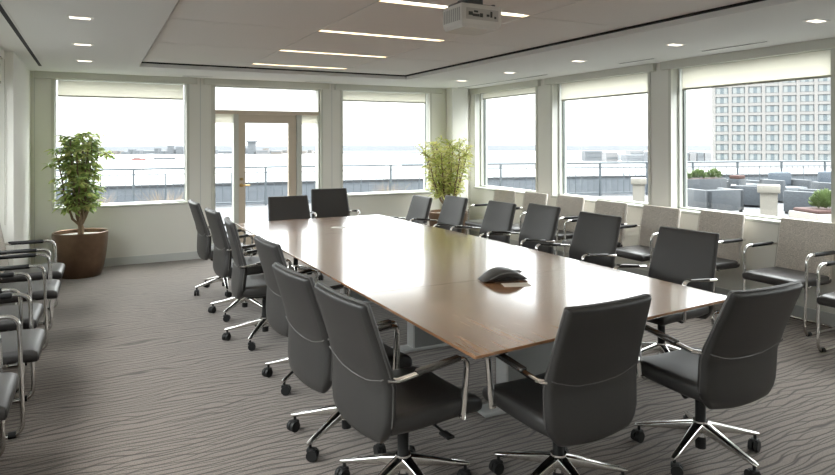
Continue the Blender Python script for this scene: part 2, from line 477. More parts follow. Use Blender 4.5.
w = window_back(-0.444, 1.153, sillB, headB, 'wide window behind the potted tree at left'); sill(w, -0.46, 1.17, YB-0.03, YB+0.06, sillB-0.03, sillB)
w = window_back(3.438, 4.985, sillB, headB, 'wide window right of the glazed door'); sill(w, 3.42, 5.0, YB-0.03, YB+0.06, sillB-0.03, sillB)
lab = ['window nearest the corner column', 'second window on the long right wall', 'window looking onto the tower block', 'window of the right wall', 'window of the right wall near the end']
for (y0, y1), lb in zip(bayR, lab):
    w = window_right(y0, y1, sillR, headR, lb); sill(w, XR-0.03, XR+0.11, y0-0.015, y1+0.015, sillR-0.03, sillR)
for (y0, y1) in bayL:
    f = 0.05; x0, x1 = XL-0.19, XL-0.08
    mb = MB().box(x0, x1, y0, y0+f, sillL, headL).box(x0, x1, y1-f, y1, sillL, headL).box(x0, x1, y0, y1, sillL, sillL+f).box(x0, x1, y0, y1, headL-f, headL)
    o = mb.build(win_name(), M['frame'], None, smooth=False); o['kind'] = 'structure'
    MB().box(XL-0.15, XL-0.142, y0+f, y1-f, sillL+f, headL-f).build('pane', M['glass'], o, smooth=False)
    sill(o, XL-0.09, XL+0.025, y0, y1, sillL-0.03, sillL)

# --- entrance bay: transom, sidelights, door
ZT = 2.03
mb = MB()
mb.box(DX0, DX0+0.03, YB+0.03, YB+0.17, 0, headB).box(DX1-0.03, DX1, YB+0.03, YB+0.17, 0, headB)
mb.box(DX0+0.03, DX1-0.03, YB+0.03, YB+0.17, headB-0.03, headB)
mb.box(1.795, 1.862, YB+0.03, YB+0.17, 0, ZT).box(2.722, 2.80, YB+0.03, YB+0.17, 0, ZT)
mb.box(DX0+0.03, 1.795, YB+0.03, YB+0.17, 0, 0.09).box(2.80, DX1-0.03, YB+0.03, YB+0.17, 0, 0.09)
wd = mb.build(win_name(), M['frame'], None, smooth=False); wd['kind'] = 'structure'; wd['label'] = 'glazed frame with transom and sidelights around the door'
MB().box(DX0+0.03, DX1-0.03, YB+0.02, YB+0.18, ZT, ZT+0.055).build('transom_bar', M['taupe'], wd, smooth=False)
MB().box(DX0+0.03, DX1-0.03, GY, GY+0.008, ZT+0.055, headB-0.03).build('pane', M['glass'], wd, smooth=False)
MB().box(DX0+0.03, 1.795, GY, GY+0.008, 0.09, ZT).build('pane', M['glass'], wd, smooth=False)
MB().box(2.80, DX1-0.03, GY, GY+0.008, 0.09, ZT).build('pane', M['glass'], wd, smooth=False)
for a, b_ in ((DX0+0.032, 1.793), (2.802, DX1-0.032)):
    MB().box(a, b_, GY-0.03, GY-0.027, ZT-0.13, ZT-0.002).build('blind', M['blind'], wd, smooth=False)
mb = MB()
dy0, dy1 = YB+0.055, YB+0.105
mb.box(1.866, 1.962, dy0, dy1, 0.012, ZT-0.003).box(2.60, 2.718, dy0, dy1, 0.012, ZT-0.003)
mb.box(1.962, 2.60, dy0, dy1, 1.905, ZT-0.003).box(1.962, 2.60, dy0, dy1, 0.012, 0.27)
dr = mb.build('door_1', M['taupe'], None, smooth=False); dr['kind'] = 'structure'; dr['label'] = 'taupe framed glass door to the terrace'
MB().box(1.962, 2.60, YB+0.077, YB+0.085, 0.27, 1.905).build('pane', M['glass'], dr, smooth=False)
hb = MB().cyl((1.905, dy0, 1.0), (1.905, dy0-0.012, 1.0), 0.027).cyl((1.905, dy0-0.01, 1.0), (1.905, dy0-0.06, 1.0), 0.009)
hb.tube([(1.90, dy0-0.055, 1.0), (1.95, dy0-0.055, 1.0), (2.02, dy0-0.052, 0.997)], 0.009)
hb.build('door_handle', M['brass'], dr)
MB().cyl((1.905, dy0, 1.09), (1.905, dy0-0.02, 1.09), 0.022).build('deadbolt', M['brass'], dr)

# --- pelmets, blinds, wall joints
mb = MB()
for a, b_ in ((-0.655, 1.285), (1.375, 3.21), (3.31, 5.20)):
    mb.box(a, b_, YB-0.055, YB, headB-0.012, HC)
struct('trim_5', mb, M['trim'], 'blind pelmets along the back wall')
mb = MB()
for y0, y1 in bayR:
    mb.box(XR-0.055, XR, y0-0.11, y1+0.11, headR-0.04, HC)
struct('trim_6', mb, M['trim'], 'blind pelmets along the right wall')
mb = MB()
for x in (1.33, 3.265): mb.box(x-0.004, x+0.004, YB-0.003, YB, 0.1, HC)
mb.box(XLP+0.04, XLP+0.046, YB-0.003, YB, 0.1, HC)
struct('trim_7', mb, M['base'], 'joints in the wall panelling')
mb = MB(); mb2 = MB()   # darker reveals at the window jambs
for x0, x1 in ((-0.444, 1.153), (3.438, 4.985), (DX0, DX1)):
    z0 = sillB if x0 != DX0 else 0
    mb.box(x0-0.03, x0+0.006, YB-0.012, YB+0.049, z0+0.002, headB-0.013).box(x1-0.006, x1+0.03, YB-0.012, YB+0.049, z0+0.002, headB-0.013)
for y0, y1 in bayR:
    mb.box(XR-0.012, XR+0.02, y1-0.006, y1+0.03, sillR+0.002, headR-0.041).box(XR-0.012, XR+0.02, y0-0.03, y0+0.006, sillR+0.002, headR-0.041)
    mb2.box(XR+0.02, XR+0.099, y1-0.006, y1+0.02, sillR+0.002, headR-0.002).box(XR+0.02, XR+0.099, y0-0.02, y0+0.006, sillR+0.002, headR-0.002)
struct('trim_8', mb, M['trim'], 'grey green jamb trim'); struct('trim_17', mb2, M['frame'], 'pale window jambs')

def blind_back(x0, x1, zb, label):
    r = empty('roller_blind', ((x0+x1)/2, GY-0.05, headB-0.02))
    w = (x1-x0)/2; h = headB-0.02-zb
    MB().box(-w, w, -0.001, 0.001, -h, 0).build('blind_cloth', M['blind'], r, smooth=False)
    MB().box(-w, w, -0.006, 0.006, -h-0.02, -h, 0.003).build('hem_bar', M['hem'], r)
    return tag(r, label, 'roller blind', 'roller blinds')
def blind_side(x, y0, y1, z1, zb, label, chain=None):
    r = empty('roller_blind', (x, (y0+y1)/2, z1))
    w = (y1-y0)/2; h = z1-zb
    MB().box(-0.001, 0.001, -w, w, -h, 0).build('blind_cloth', M['blind'], r, smooth=False)
    MB().box(-0.006, 0.006, -w, w, -h-0.022, -h, 0.003).build('hem_bar', M['hem'], r)
    if chain:
        MB().tube(fillet([(0.03, w+0.03, 0.0), (0.03, w+0.03, -1.62), (0.03, w+0.055, -1.62), (0.03, w+0.055, 0)], 0.012), 0.0022, 6).build('pull_chain', M['hem'], r)
    return tag(r, label, 'roller blind', 'roller blinds')
blind_back(-0.405, 1.115, 2.235, 'cream roller blind part lowered in the window behind the left potted tree')
blind_back(3.478, 4.945, 2.285, 'cream roller blind part lowered in the back window right of the door')
bl = ['thin lowered strip of cream roller blind in the right wall window nearest the corner',
      'cream roller blind lowered in the middle window of the right wall', 'wide cream roller blind above the tower block view',
      'cream roller blind of the right wall window nearest the camera', 'cream roller blind at the end of the right wall']
for (y0, y1), zb, lb in zip(bayR[:4], (2.36, 2.215, 2.215, 2.215), bl):
    blind_side(GX-0.05, y0+0.052, y1-0.052, headR-0.015, zb, lb)
blind_side(-0.80, bayL[0][0]-0.05, 7.27, headL-0.031, 2.22, 'cream roller blind with pull chain in the left wall window', chain=True)
for (y0, y1), lb in zip(bayL[1:2], ['cream roller blind of the left wall window beside the near guest chairs']):
    blind_side(-0.80, y0-0.05, y1+0.05, headL-0.031, 2.22, lb)

# --- ceiling slots and diffusers
def slot(name, x0, x1, y0, y1, mat, label):
    r = empty(name, ((x0+x1)/2, (y0+y1)/2, HC))
    w, l = (x1-x0)/2, (y1-y0)/2
    MB().box(-w, w, -l, l, -0.004, 0.0).build('flange', M['ceil'], r, smooth=False)
    MB().box(-w+0.012, w-0.012, -l+0.012, l-0.012, -0.006, -0.003).build('slot_opening' if mat is M['dark'] else 'grille', mat, r, smooth=False)
    return tag(r, label, 'air slot')
slot('ceiling_air_slot', -0.575, -0.520, 1.6, 8.5, M['dark'], 'long black air slot in the soffit above the left guest chairs')
slot('ceiling_air_slot', 5.36, 5.40, 6.62, 8.95, M['dark'], 'thin air slot in the soffit nearest the corner column')
slot('ceiling_air_slot', 5.36, 5.40, 4.83, 5.35, M['dark'], 'short air slot in the soffit above the middle right window')
slot('ceiling_air_slot', 5.36, 5.40, 3.55, 4.25, M['dark'], 'short air slot in the soffit above the tower view window')
slot('ceiling_air_slot', 1.05, 1.45, 8.86, 8.96, M['base'], 'white linear grille in the soffit left of the door')
slot('ceiling_air_slot', 2.75, 3.15, 8.86, 8.96, M['base'], 'white linear grille in the soffit right of the door')

# --- light troughs
tl = ['recessed linear ceiling light farthest from the projector', 'second farthest recessed linear ceiling light from the window wall',
      'recessed linear ceiling light just beyond the projector', 'recessed linear ceiling light directly behind the projector']
for i, y in enumerate(LYall):
    r = empty('linear_ceiling_light', ((LX0+LX1)/2, y, HR))
    hw = (LX1-LX0)/2 - 0.004
    MB().box(-hw, hw, -lw, -lw+0.006, 0.0, 0.13).box(-hw, hw, lw-0.006, lw, 0.0, 0.13).box(-hw, -hw+0.006, -lw, lw, 0, 0.13).box(hw-0.006, hw, -lw, lw, 0, 0.13).box(-hw, hw, -lw, lw, 0.125, 0.13).build('trough', M['trough'], r, smooth=False)
    MB().box(-hw+0.02, hw-0.02, -lw+0.006, lw-0.030, 0.012, 0.05, 0.003).build('lamp', M['led'], r)
    if i >= 4: lb = tl[::-1][i-4]
    else: lb = 'recessed linear ceiling light over the near end of the room'
    tag(r, lb, 'ceiling light', 'linear ceiling lights' if i >= 4 else 'near linear ceiling lights')

def downlight(x, y, label, grp):
    r = empty('downlight', (x, y, HC))
    MB().box(-0.09, 0.09, -0.05, 0.05, -0.004, 0.003).build('trim_ring', M['ledtrim'], r, smooth=False)
    MB().box(-0.066, 0.066, -0.034, 0.034, -0.006, 0.0).build('lens', M['led2'], r, smooth=False)
    tag(r, label, 'downlight', grp)
for y, lb in ((5.11, 'nearest of the rectangular downlights in the left soffit'), (6.48, 'middle rectangular downlight in the left soffit'), (7.77, 'rectangular downlight in the left soffit closest to the back wall'),
              (3.75, 'rectangular downlight over the near left guest chairs')):
    downlight(-0.085, y, lb, 'left soffit downlights')
for y, lb in ((7.87, 'right soffit downlight closest to the corner column'), (6.68, 'second right soffit downlight from the corner column'), (5.38, 'middle downlight of the right soffit'),
              (4.07, 'right soffit downlight left of the tower window'), (2.79, 'right soffit downlight nearest the camera')):
    downlight(4.80, y, lb, 'right soffit downlights')

# ------------------------------------------------------------------ conference table
T0 = [(1.39, 2.18), (3.205, 2.32), (3.19, 4.6), (3.085, 7.0), (1.372, 7.0)]
tab = empty('conference_table', (2.28, 4.6, 0))
tag(tab, 'long polished walnut conference table with thin edge on grey pedestals', 'table')
def shrink(poly, d):
    c = Vector((sum(p[0] for p in poly)/len(poly), sum(p[1] for p in poly)/len(poly)))
    out = []
    for p in poly:
        v = Vector(p)-c
        out.append((c.x + v.x - math.copysign(d, v.x), c.y + (v.y - math.copysign(d, v.y) if abs(v.y) > 1 else v.y)))
    return out
mb = MB()
loc = [(x-2.28, y-4.6) for x, y in T0]
inn = shrink(loc, 0.055)
rings = [[Vector((x, y, 0.700)) for x, y in inn], [Vector((x, y, 0.728)) for x, y in loc], [Vector((x, y, 0.738)) for x, y in loc], [Vector((x, y, 0.740)) for x, y in shrink(loc, 0.002)]]
mb.loft(rings)
mb.build('tabletop', M['walnut'], tab, smooth=False)
jm = simple('joint_line', (0.05, 0.03, 0.02), 0.5)
for y in (3.38, 5.75):
    t = (y-4.6)
    MB().box(1.395-2.28, 3.10-2.28, t-0.0018, t+0.0018, 0.7395, 0.7403).build('veneer_joint', jm, tab, smooth=False)
for y in (3.15, 4.38, 5.9):
    MB().box(-0.07, 0.50, y-4.6-0.05, y-4.6+0.05, 0.022, 0.702, 0.006).build('pedestal', M['steelgrey'], tab)
    MB().box(-0.085, -0.07, y-4.6-0.055, y-4.6+0.055, 0.022, 0.702, 0.003).build('pedestal_edge', M['plate'], tab)
    MB().box(-0.24, 0.66, y-4.6-0.065, y-4.6+0.065, 0.0, 0.024, 0.006).build('foot_plate', M['plate'], tab)
MB().box(-0.3, 0.5, -2.0, 1.9, 0.66, 0.70).build('under_beam', M['black'], tab, smooth=False)

# things on the table
ph = empty('conference_phone', (2.315, 3.30, 0.7402), R(-12))
tag(ph, 'charcoal arched speakerphone resting on the walnut table', 'phone')
rings = []
NP = 24
for i in range(NP+1):
    u = -1 + 2*i/NP
    x = u*0.150
    z = 0.066*(1-abs(u)**2.0) + 0.006
    hw = 0.055 + 0.035*(1-u*u)
    th = 0.020 + 0.010*(1-u*u)
    zb = max(0.0, z-0.052)
    ring = []
    for k in range(16):
        a = 2*PI*k/16
        cy = hw*math.copysign(abs(math.cos(a))**0.6, math.cos(a)); s = math.copysign(abs(math.sin(a))**0.7, math.sin(a))
        ring.append(Vector((x, cy, (z+zb)/2 + s*(z-zb)/2 + 0.004)))
    rings.append(ring)
MB().loft(rings).build('wing_body', M['phone'], ph)
MB().box(-0.09, 0.09, -0.06, 0.075, 0.0, 0.036, 0.012).build('core', M['phone'], ph)
MB().tube(fillet([(-0.118, -0.081, 0.026), (-0.055, -0.088, 0.056), (0, -0.0905, 0.064), (0.055, -0.088, 0.056), (0.118, -0.081, 0.026)], 0.05), 0.004, 8).build('speaker_trim', M['phone2'], ph)
MB().box(0.07, 0.155, 0.045, 0.110, 0.028, 0.040, 0.005).build('keypad', M['phone2'], ph)
tag(MB().box(-0.085, 0.085, -0.05, 0.05, 0, 0.0012).build('note_card', M['card'], None, loc=(2.31, 3.15, 0.7404)), 'small cream card on the table in front of the speakerphone', 'card').rotation_euler = (0, 0, R(-20))
tag(MB().box(-0.075, 0.075, -0.05, 0.05, 0, 0.0015).build('paper_sheet', M['paper'], None, loc=(2.25, 6.12, 0.7404)), 'small white paper lying at the far end of the table', 'paper').rotation_euler = (0, 0, R(-35))

# ------------------------------------------------------------------ conference chair
def slab_loft(ring_specs, n=4):
    """ring_specs: (center Vector(y,z), normal(y,z), halfwidth, halfthick, bow, arc) -> rings"""
    rings = []
    for cy, cz, ny, nz, w, t, bow, arc in ring_specs:
        ring = []
        pts = []
        rr_ = min(t*0.95, w)
        base = rrect(w, t, rr_, n)
        # add intermediate points along the long sides so the bow shows
        full = []
        for i, p in enumerate(base):
            full.append(p)
            q = base[(i+1) % len(base)]
            if abs(q[0]-p[0]) > w*0.8:
                for k in range(1, 8):
                    f = k/8; full.append((p[0]+(q[0]-p[0])*f, p[1]+(q[1]-p[1])*f))
        for x, q in full:
            u = x/max(W0, 1e-6)
            off = q + bow*(u*u)
            ty, tz = -nz, ny       # along-profile direction
            ring.append(Vector((x, cy + ny*off + ty*arc*u*u*-1, cz + nz*off + tz*arc*u*u*-1)))
        rings.append(ring)
    return rings
W0 = 0.26

def back_profile():
    # list of (s, y, z): lower part upright, upper part leaning back
    pts = []
    zt = 0.935
    for z in [0.322, 0.330, 0.346, 0.375, 0.42, 0.46, 0.50, 0.54, 0.58, 0.61, 0.64, 0.68, 0.73, 0.78, 0.83, 0.88, 0.912, 0.926, 0.932, zt]:
        if z < 0.58: y = -0.225 - 0.02*((0.58-z)/0.2)*0.4
        else:
            t = (z-0.58)/(zt-0.58)
            y = -0.225 - 0.110*(t**1.05)
        pts.append((y, z))
    return pts

def make_office_chair():
    root = empty('office_chair')
    # star base
    mb = MB(); mb.cyl((0, 0, 0.105), (0, 0, 0.178), 0.044, 0.036, 24)
    for k in range(5):
        a = 2*PI*k/5; c, s = math.cos(a), math.sin(a)
        rings = []
        for r_, z, hw, hh in ((0.025, 0.148, 0.026, 0.024), (0.10, 0.134, 0.022, 0.020), (0.22, 0.108, 0.017, 0.013), (0.305, 0.090, 0.015, 0.009), (0.325, 0.086, 0.010, 0.006)):
            rings.append([Vector((c*r_ - s*x, s*r_ + c*x, z+q)) for x, q in rrect(hw, hh, 0.008, 3)])
        mb.loft(rings)
    star = mb.build('star_base', M['chrome'], root)
    for k in range(5):
        a = 2*PI*k/5
        c, s = math.cos(a)*0.305, math.sin(a)*0.305
        mb = MB()
        for d in (-0.014, 0.014):
            p = Vector((0.012, d, 0.029))
            mb.cyl(p-Vector((0, 0.010, 0)), p+Vector((0, 0.010, 0)), 0.029, None, 20)
        mb.cyl((0, 0, 0.04), (0, 0, 0.084), 0.008, None, 10)
        mb.box(-0.018, 0.026, -0.02, 0.02, 0.042, 0.062, 0.008)
        cs = mb.build('caster', M['black'], star, loc=(c, s, 0)); cs.rotation_euler = (0, 0, a+1.1+k*0.9)
    MB().cyl((0, 0, 0.035), (0, 0, 0.37), 0.020, None, 20).cyl((0, 0, 0.035), (0, 0, 0.30), 0.026, 0.026, 20).build('gas_column', M['black'], root)
    MB().box(-0.10, 0.10, -0.16, 0.12, 0.335, 0.375, 0.012).box(-0.035, 0.035, -0.23, -0.10, 0.35, 0.40, 0.01).build('tilt_mechanism', M['black'], root)
    MB().tube([(0.09, 0.05, 0.35), (0.18, 0.06, 0.345), (0.235, 0.065, 0.335)], 0.006, 8).box(0.22, 0.29, 0.045, 0.085, 0.325, 0.337, 0.005).build('height_lever', M['black'], root)
    MB().cyl((-0.10, -0.03, 0.35), (-0.15, -0.03, 0.345), 0.022, None, 14).build('tension_knob', M['black'], root)
    # seat
    rings = []
    for y, zc, t, w in ((-0.225, 0.425, 0.020, 0.215), (-0.222, 0.425, 0.034, 0.235), (-0.205, 0.424, 0.043, 0.245), (-0.10, 0.421, 0.045, 0.250), (0.05, 0.423, 0.045, 0.252), (0.15, 0.424, 0.044, 0.250), (0.22, 0.419, 0.042, 0.247), (0.262, 0.410, 0.039, 0.240), (0.283, 0.404, 0.030, 0.232), (0.290, 0.402, 0.016, 0.222)):
        ring = []
        base = rrect(w, t, min(0.034, t*0.95), 4); full = []
        for i, p in enumerate(base):
            full.append(p); q = base[(i+1) % len(base)]
            if abs(q[0]-p[0]) > w*0.8:
                for k in range(1, 8): full.append((p[0]+(q[0]-p[0])*k/8, p[1]+(q[1]-p[1])*k/8))
        for x, q in full:
            dish = -0.010*(1-(x/w)**2) if q > 0 else 0
            ring.append(Vector((x, y, zc+q+dish)))
        rings.append(ring)
    seat = MB().loft(rings).build('seat', M['leather'], root)
    # back
    P = back_profile(); spec = []; nP = len(P)
    outline = []
    for i, (y, z) in enumerate(P):
        y0, z0 = P[max(i-1, 0)]; y1, z1 = P[min(i+1, nP-1)]
        d = math.hypot(y1-y0, z1-z0); ty, tz = (y1-y0)/d, (z1-z0)/d
        ny, nz = tz, -ty
        # half width
        if z < 0.46: w = 0.262 - 0.062*((0.46-z)/0.138)**2.8
        elif z < 0.60: w = 0.262
        else: w = 0.262 - 0.020*(z-0.60)/0.34
        e = min(i, nP-1-i)
        t = (0.011, 0.019, 0.023, 0.024, 0.0245)[min(e, 4)] if i > nP/2 else (0.008, 0.018, 0.024, 0.028, 0.029)[min(e, 4)]
        if i == nP-1: w -= 0.009
        elif i == nP-2: w -= 0.002
        spec.append((y, z, ny, nz, w, t, 0.015, 0.0 if z > 0.5 else -0.025*((0.5-z)/0.15)))
        outline.append((y, z, ny, nz, w))
    back = MB().loft(slab_loft(spec)).build('backrest', M['leather'], root)
    # piping all round the edge and the curved seam across the outer back
    def onback(x, z, off):
        for i in range(nP-1):
            if P[i][1] <= z <= P[i+1][1]:
                f = (z-P[i][1])/(P[i+1][1]-P[i][1]); y = P[i][0]+(P[i+1][0]-P[i][0])*f
                ny, nz = spec[i][2], spec[i][3]
                u = x/W0
                return Vector((x, y + ny*(off + 0.015*u*u), z + nz*(off+0.015*u*u)))
    pts = []
    for s in (-1, 1):
        side = []
        for (y, z, ny, nz, w) in outline[4:-1]:
            u = w/W0
            side.append(Vector((s*(w+0.001), y+ny*(0.015*u*u), z+nz*(0.015*u*u))))
        pts += side if s == -1 else side[::-1]
        if s == -1:
            for x in [-0.228+0.057*k for k in range(9)]:
                pts.append(onback(x, 0.9345, 0.0) + Vector((0, 0, 0.002)))
    MB().tube(pts, 0.0035, 6).build('edge_piping', M['piping'], back)
    sm = []
    for k in range(21):
        x = -0.255 + 0.51*k/20
        z = 0.575 + 0.055*(abs(x)/0.255)**2.2
        sm.append(onback(x, z, -0.0282))
    MB().tube(sm, 0.0028, 6).build('back_seam', M['piping'], back)
    # armrests
    for s in (-1, 1):
        path = fillet([(s*0.258, -0.225, 0.630), (s*0.288, -0.205, 0.634), (s*0.290, 0.155, 0.668), (s*0.276, 0.135, 0.395)], 0.045, 8)
        arm = MB().tube(path, 0.0165, 10, flat=0.66, up=(0, 0, 1)).cyl((s*0.262, 0.135, 0.405), (s*0.284, 0.135, 0.405), 0.012, None, 12).build('armrest', M['chrome'], root)
        rings = []
        for f in (0.0, 0.03, 0.5, 0.97, 1.0):
            y = -0.115 + f*0.225; z = 0.634 + (y+0.205)/0.36*0.034 + 0.008
            sc_ = 0.7 if f in (0.0, 1.0) else 1.0
            rings.append([Vector((s*0.290 + x, y, z+q)) for x, q in rrect(0.020*sc_, 0.0095*sc_, 0.008*sc_, 3)])
        MB().loft(rings).build('arm_pad', M['armpad'], arm)
    return root

oc = make_office_chair()
RAISED = ('seat', 'backrest', 'armrest', 'tilt_mechanism', 'height_lever', 'tension_knob', 'gas_column')
base_z = {c.name: c.location.z for c in kids(oc)}
office = [
  # x, y, rot deg, star angle deg (world), height, extra back height, recline deg, label
  (1.275, 2.62, -84, 132, 0.012, 0.012, 0, 'dark grey leather office chair at the left table edge nearest the camera'),
  (1.24, 3.26, -84, 140, 0.012, 0.0, 0, 'dark grey leather office chair second from the camera on the left side of the table'),
  (1.33, 4.17, -87, 146, 0.008, 0.024, -1, 'dark grey leather office chair third from the camera on the left side of the table'),
  (1.265, 5.20, -95, 162, 0.022, 0.025, -4, 'dark grey leather office chair fourth from the camera on the left side of the table'),
  (1.28, 6.06, -87, 152, 0.022, 0.03, -2, 'dark grey leather office chair on the left side next to last before the door'),
  (1.27, 7.05, -88, 193, 0.022, 0.03, 0, 'dark grey leather office chair at the far left table corner by the door'),
  (2.12, 7.24, 180, 40, 0.02, 0.0, 0, 'dark office chair at the far table end, its square backrest before the glass door'),
  (2.83, 7.86, 174, 60, 0.045, 0.0, 0, 'dark office chair behind the far table end standing below the back window'),
  (1.915, 2.29, 1.5, 120, -0.004, 0.015, 0, 'dark leather office chair at the near table end with its back to the camera'),
  (2.795, 2.22, -2, 124, 0.0, 0.014, 6, 'dark leather office chair at the near right table corner'),
  (3.40, 7.06, 90, 20, -0.012, 0, 0, 'dark office chair at the far right table corner left of the potted tree'),
  (3.52, 6.42, 90, 30, 0.028, 0, 0, 'dark office chair on the right side of the table in front of the potted tree'),
  (3.59, 5.58, 90, 50, 0.03, 0, 0, 'dark office chair third from the far end on the right side of the table'),
  (3.62, 4.92, 88, 10, 0.055, 0, 0, 'dark office chair fourth from the far end on the right side of the table'),
  (3.62, 4.14, 91, 44, 0.045, 0, 0, 'dark office chair beyond the speakerphone, second from the camera on the right side'),
  (3.62, 3.20, 95, 25, 0.02, 0, 0, 'dark office chair at the right table edge nearest the near right corner'),
]
PV = Vector((0, -0.225, 0.42))
for i, (x, y, a, st, dz, bz, rec, lb) in enumerate(office):
    o = oc if i == 0 else copy_tree(oc)
    o.location = (x, y, 0); o.rotation_euler = (0, 0, R(a))
    for c in kids(o):
        nm = c.name.split('.')[0]
        if nm in RAISED: c.location.z = dz
        if nm == 'backrest':
            c.rotation_euler = (R(rec), 0, 0)
            c.location = PV + Vector((0, 0, dz+bz)) - (Matrix.Rotation(R(rec), 3, 'X') @ PV)
        if nm == 'star_base': c.rotation_euler = (0, 0, R(st-a))
    tag(o, lb, 'chair', 'dark leather office chairs around the table')

# ------------------------------------------------------------------ guest chair
def make_guest_chair():
    root = empty('guest_chair')
    for s in (-1, 1):
        path = fillet([(s*0.272, -0.27, 0.665), (s*0.282, 0.165, 0.672), (s*0.275, 0.185, 0.012), (s*0.275, -0.27, 0.012), (0, -0.27, 0.012)], 0.075, 8)
        fr = MB().tube(path, 0.0125, 10).build('side_frame', M['chrome'], root)
        rings = []
        for f in (0.0, 0.03, 0.5, 0.97, 1.0):
            y = -0.22 + f*0.29; z = 0.6685
            k = 0.75 if f in (0.0, 1.0) else 1.0
            rings.append([Vector((s*0.278 + x, y, z+q)) for x, q in rrect(0.017*k, 0.017*k, 0.0165*k, 3)])
        MB().loft(rings).build('arm_pad', M['black'], fr)
        MB().cyl((s*0.275, 0.15, 0.0), (s*0.275, 0.115, 0.0), 0.018, None, 10).build('glide', M['black'], fr).location = (0, 0, 0.018)
        MB().cyl((s*0.275, 0.10, 0.40), (s*0.20, 0.10, 0.40), 0.010, None, 10).build('seat_bracket', M['chrome'], fr)
    rings = []
    for y, t, zc in ((-0.235, 0.018, 0.425), (-0.23, 0.030, 0.425), (-0.20, 0.036, 0.425), (0.0, 0.037, 0.426), (0.17, 0.037, 0.427), (0.225, 0.035, 0.423), (0.248, 0.028, 0.418), (0.256, 0.014, 0.415)):
        w = 0.248 if t > 0.025 else 0.238
        rings.append([Vector((x, y, zc+q)) for x, q in rrect(w, t, t*0.8, 4)])
    MB().loft(rings).build('seat', M['leather2'], root)
    global W0
    W0 = 0.25
    spec = []
    Z = [0.415, 0.419, 0.428, 0.45, 0.52, 0.60, 0.70, 0.80, 0.87, 0.892, 0.901, 0.905]
    n = len(Z)
    for i, z in enumerate(Z):
        y = -0.228 - 0.085*((z-0.42)/0.47)
        a = math.atan2(0.085, 0.47); ny, nz = math.cos(a), math.sin(a)
        e = min(i, n-1-i); t = (0.010, 0.019, 0.023, 0.024)[min(e, 3)]
        w = 0.248 if e > 1 else (0.243 if e == 1 else 0.236)
        spec.append((y, z, ny, nz, w, t, 0.008, 0.0))
    bk = MB().loft(slab_loft(spec)).build('backrest', M['fabric'], root)
    pts = []
    for s in (-1, 1):
        side = [Vector((s*0.2485, -0.228-0.085*((z-0.42)/0.47) + 0.022 + 0.006, z)) for z in Z[2:-2]]
        pts += side if s == -1 else side[::-1]
        if s == -1: pts += [Vector((-0.235, -0.310+0.026, 0.900)), Vector((0, -0.310+0.018, 0.901)), Vector((0.235, -0.310+0.026, 0.900))]
    MB().tube(pts, 0.003, 6).build('edge_piping', M['fabpipe'], bk)
    W0 = 0.26
    return root
gc = make_guest_chair()
guests = []
GXr = 5.30
gl = ['taupe fabric guest chair at the far end of the row under the right windows',
      'taupe fabric guest chair second from the far end of the right window row',
      'taupe fabric guest chair third from the far end of the right window row',
      'taupe fabric guest chair fourth from the far end of the right window row',
      'taupe fabric guest chair left of the pier between the middle and tower windows',
      'taupe fabric guest chair under the tower window, its left one in view',
      'taupe fabric guest chair under the tower window behind the near right office chair',
      'taupe guest chair cut by the right picture edge']
for x, y, lb in zip((5.14, 5.21, 5.26, 5.18, 5.23, 5.34, 5.41, 5.10), (7.69, 7.05, 6.38, 5.58, 4.88, 4.22, 3.41, 2.58), gl):
    guests.append((x, y, 90, lb))
GXl = -0.545
ll = ['black seated guest chair in the left row nearest the bronze pot', 'second guest chair from the bronze pot in the left row',
      'third guest chair from the bronze pot in the left row', 'fourth guest chair from the bronze pot in the left row', 'guest chair in the left row nearest the camera']
for dx, y, lb in zip((0.04, 0.04, -0.04, 0.02, -0.05), (6.78, 5.95, 5.10, 4.36, 3.55), ll):
    guests.append((GXl+dx, y, -90, lb))
for i, (x, y, a, lb) in enumerate(guests):
    o = gc if i == 0 else copy_tree(gc)
    o.location = (x, y, 0); o.rotation_euler = (0, 0, R(a + random.uniform(-1.2, 1.2)))
    tag(o, lb, 'chair', 'guest chairs under the right windows' if i < 8 else 'guest chairs along the left wall')

# ------------------------------------------------------------------ projector
PZ = 2.475
pj = empty('ceiling_projector', (2.145, 3.41, PZ), R(1.5))
tag(pj, 'white projector hanging from the ceiling on a dark bracket', 'projector')
mb = MB()
pr = [(-0.15, -0.13), (0.15, -0.13), (0.15, 0.09), (0.12, 0.13), (-0.12, 0.13), (-0.15, 0.09)]
mb.loft([[Vector((x*0.88, y*0.90, -0.148)) for x, y in pr], [Vector((x*0.98, y*0.98, -0.125)) for x, y in pr], [Vector((x, y, -0.10)) for x, y in pr], [Vector((x, y, -0.02)) for x, y in pr], [Vector((x*0.96, y*0.96, 0.0)) for x, y in pr]])
body = mb.build('projector_body', M['proj'], pj, smooth=False)
MB().box(-0.115, 0.125, -0.1325, -0.129, -0.098, -0.028).build('port_panel', simple('port_panel_plastic', (0.42, 0.40, 0.37), 0.5), pj, smooth=False)
for x, z, w, h in ((-0.085, -0.062, 0.03, 0.022), (-0.045, -0.070, 0.05, 0.016), (-0.045, -0.048, 0.03, 0.012), (-0.005, -0.068, 0.022, 0.024), (0.045, -0.066, 0.02, 0.014), (0.07, -0.058, 0.014, 0.036), (0.10, -0.075, 0.014, 0.014)):
    MB().box(x-w/2, x+w/2, -0.135, -0.132, z-h/2, z+h/2).build('socket', M['projdark'], pj, smooth=False)
mb = MB()
for k in range(9): mb.box(-0.1515, -0.149, -0.11+0.022*k, -0.10+0.022*k, -0.105, -0.025)
mb.build('vent_slots', simple('vent_shadow', (0.30, 0.29, 0.27), 0.6), pj, smooth=False)
MB().cyl((0.06, 0.125, -0.06), (0.06, 0.155, -0.06), 0.04, None, 20).build('lens', M['projdark'], pj)
mb = MB().box(-0.11, 0.13, -0.085, 0.085, 0.002, 0.014, 0.003).box(-0.06, 0.06, -0.06, 0.06, 0.014, 0.055, 0.006)
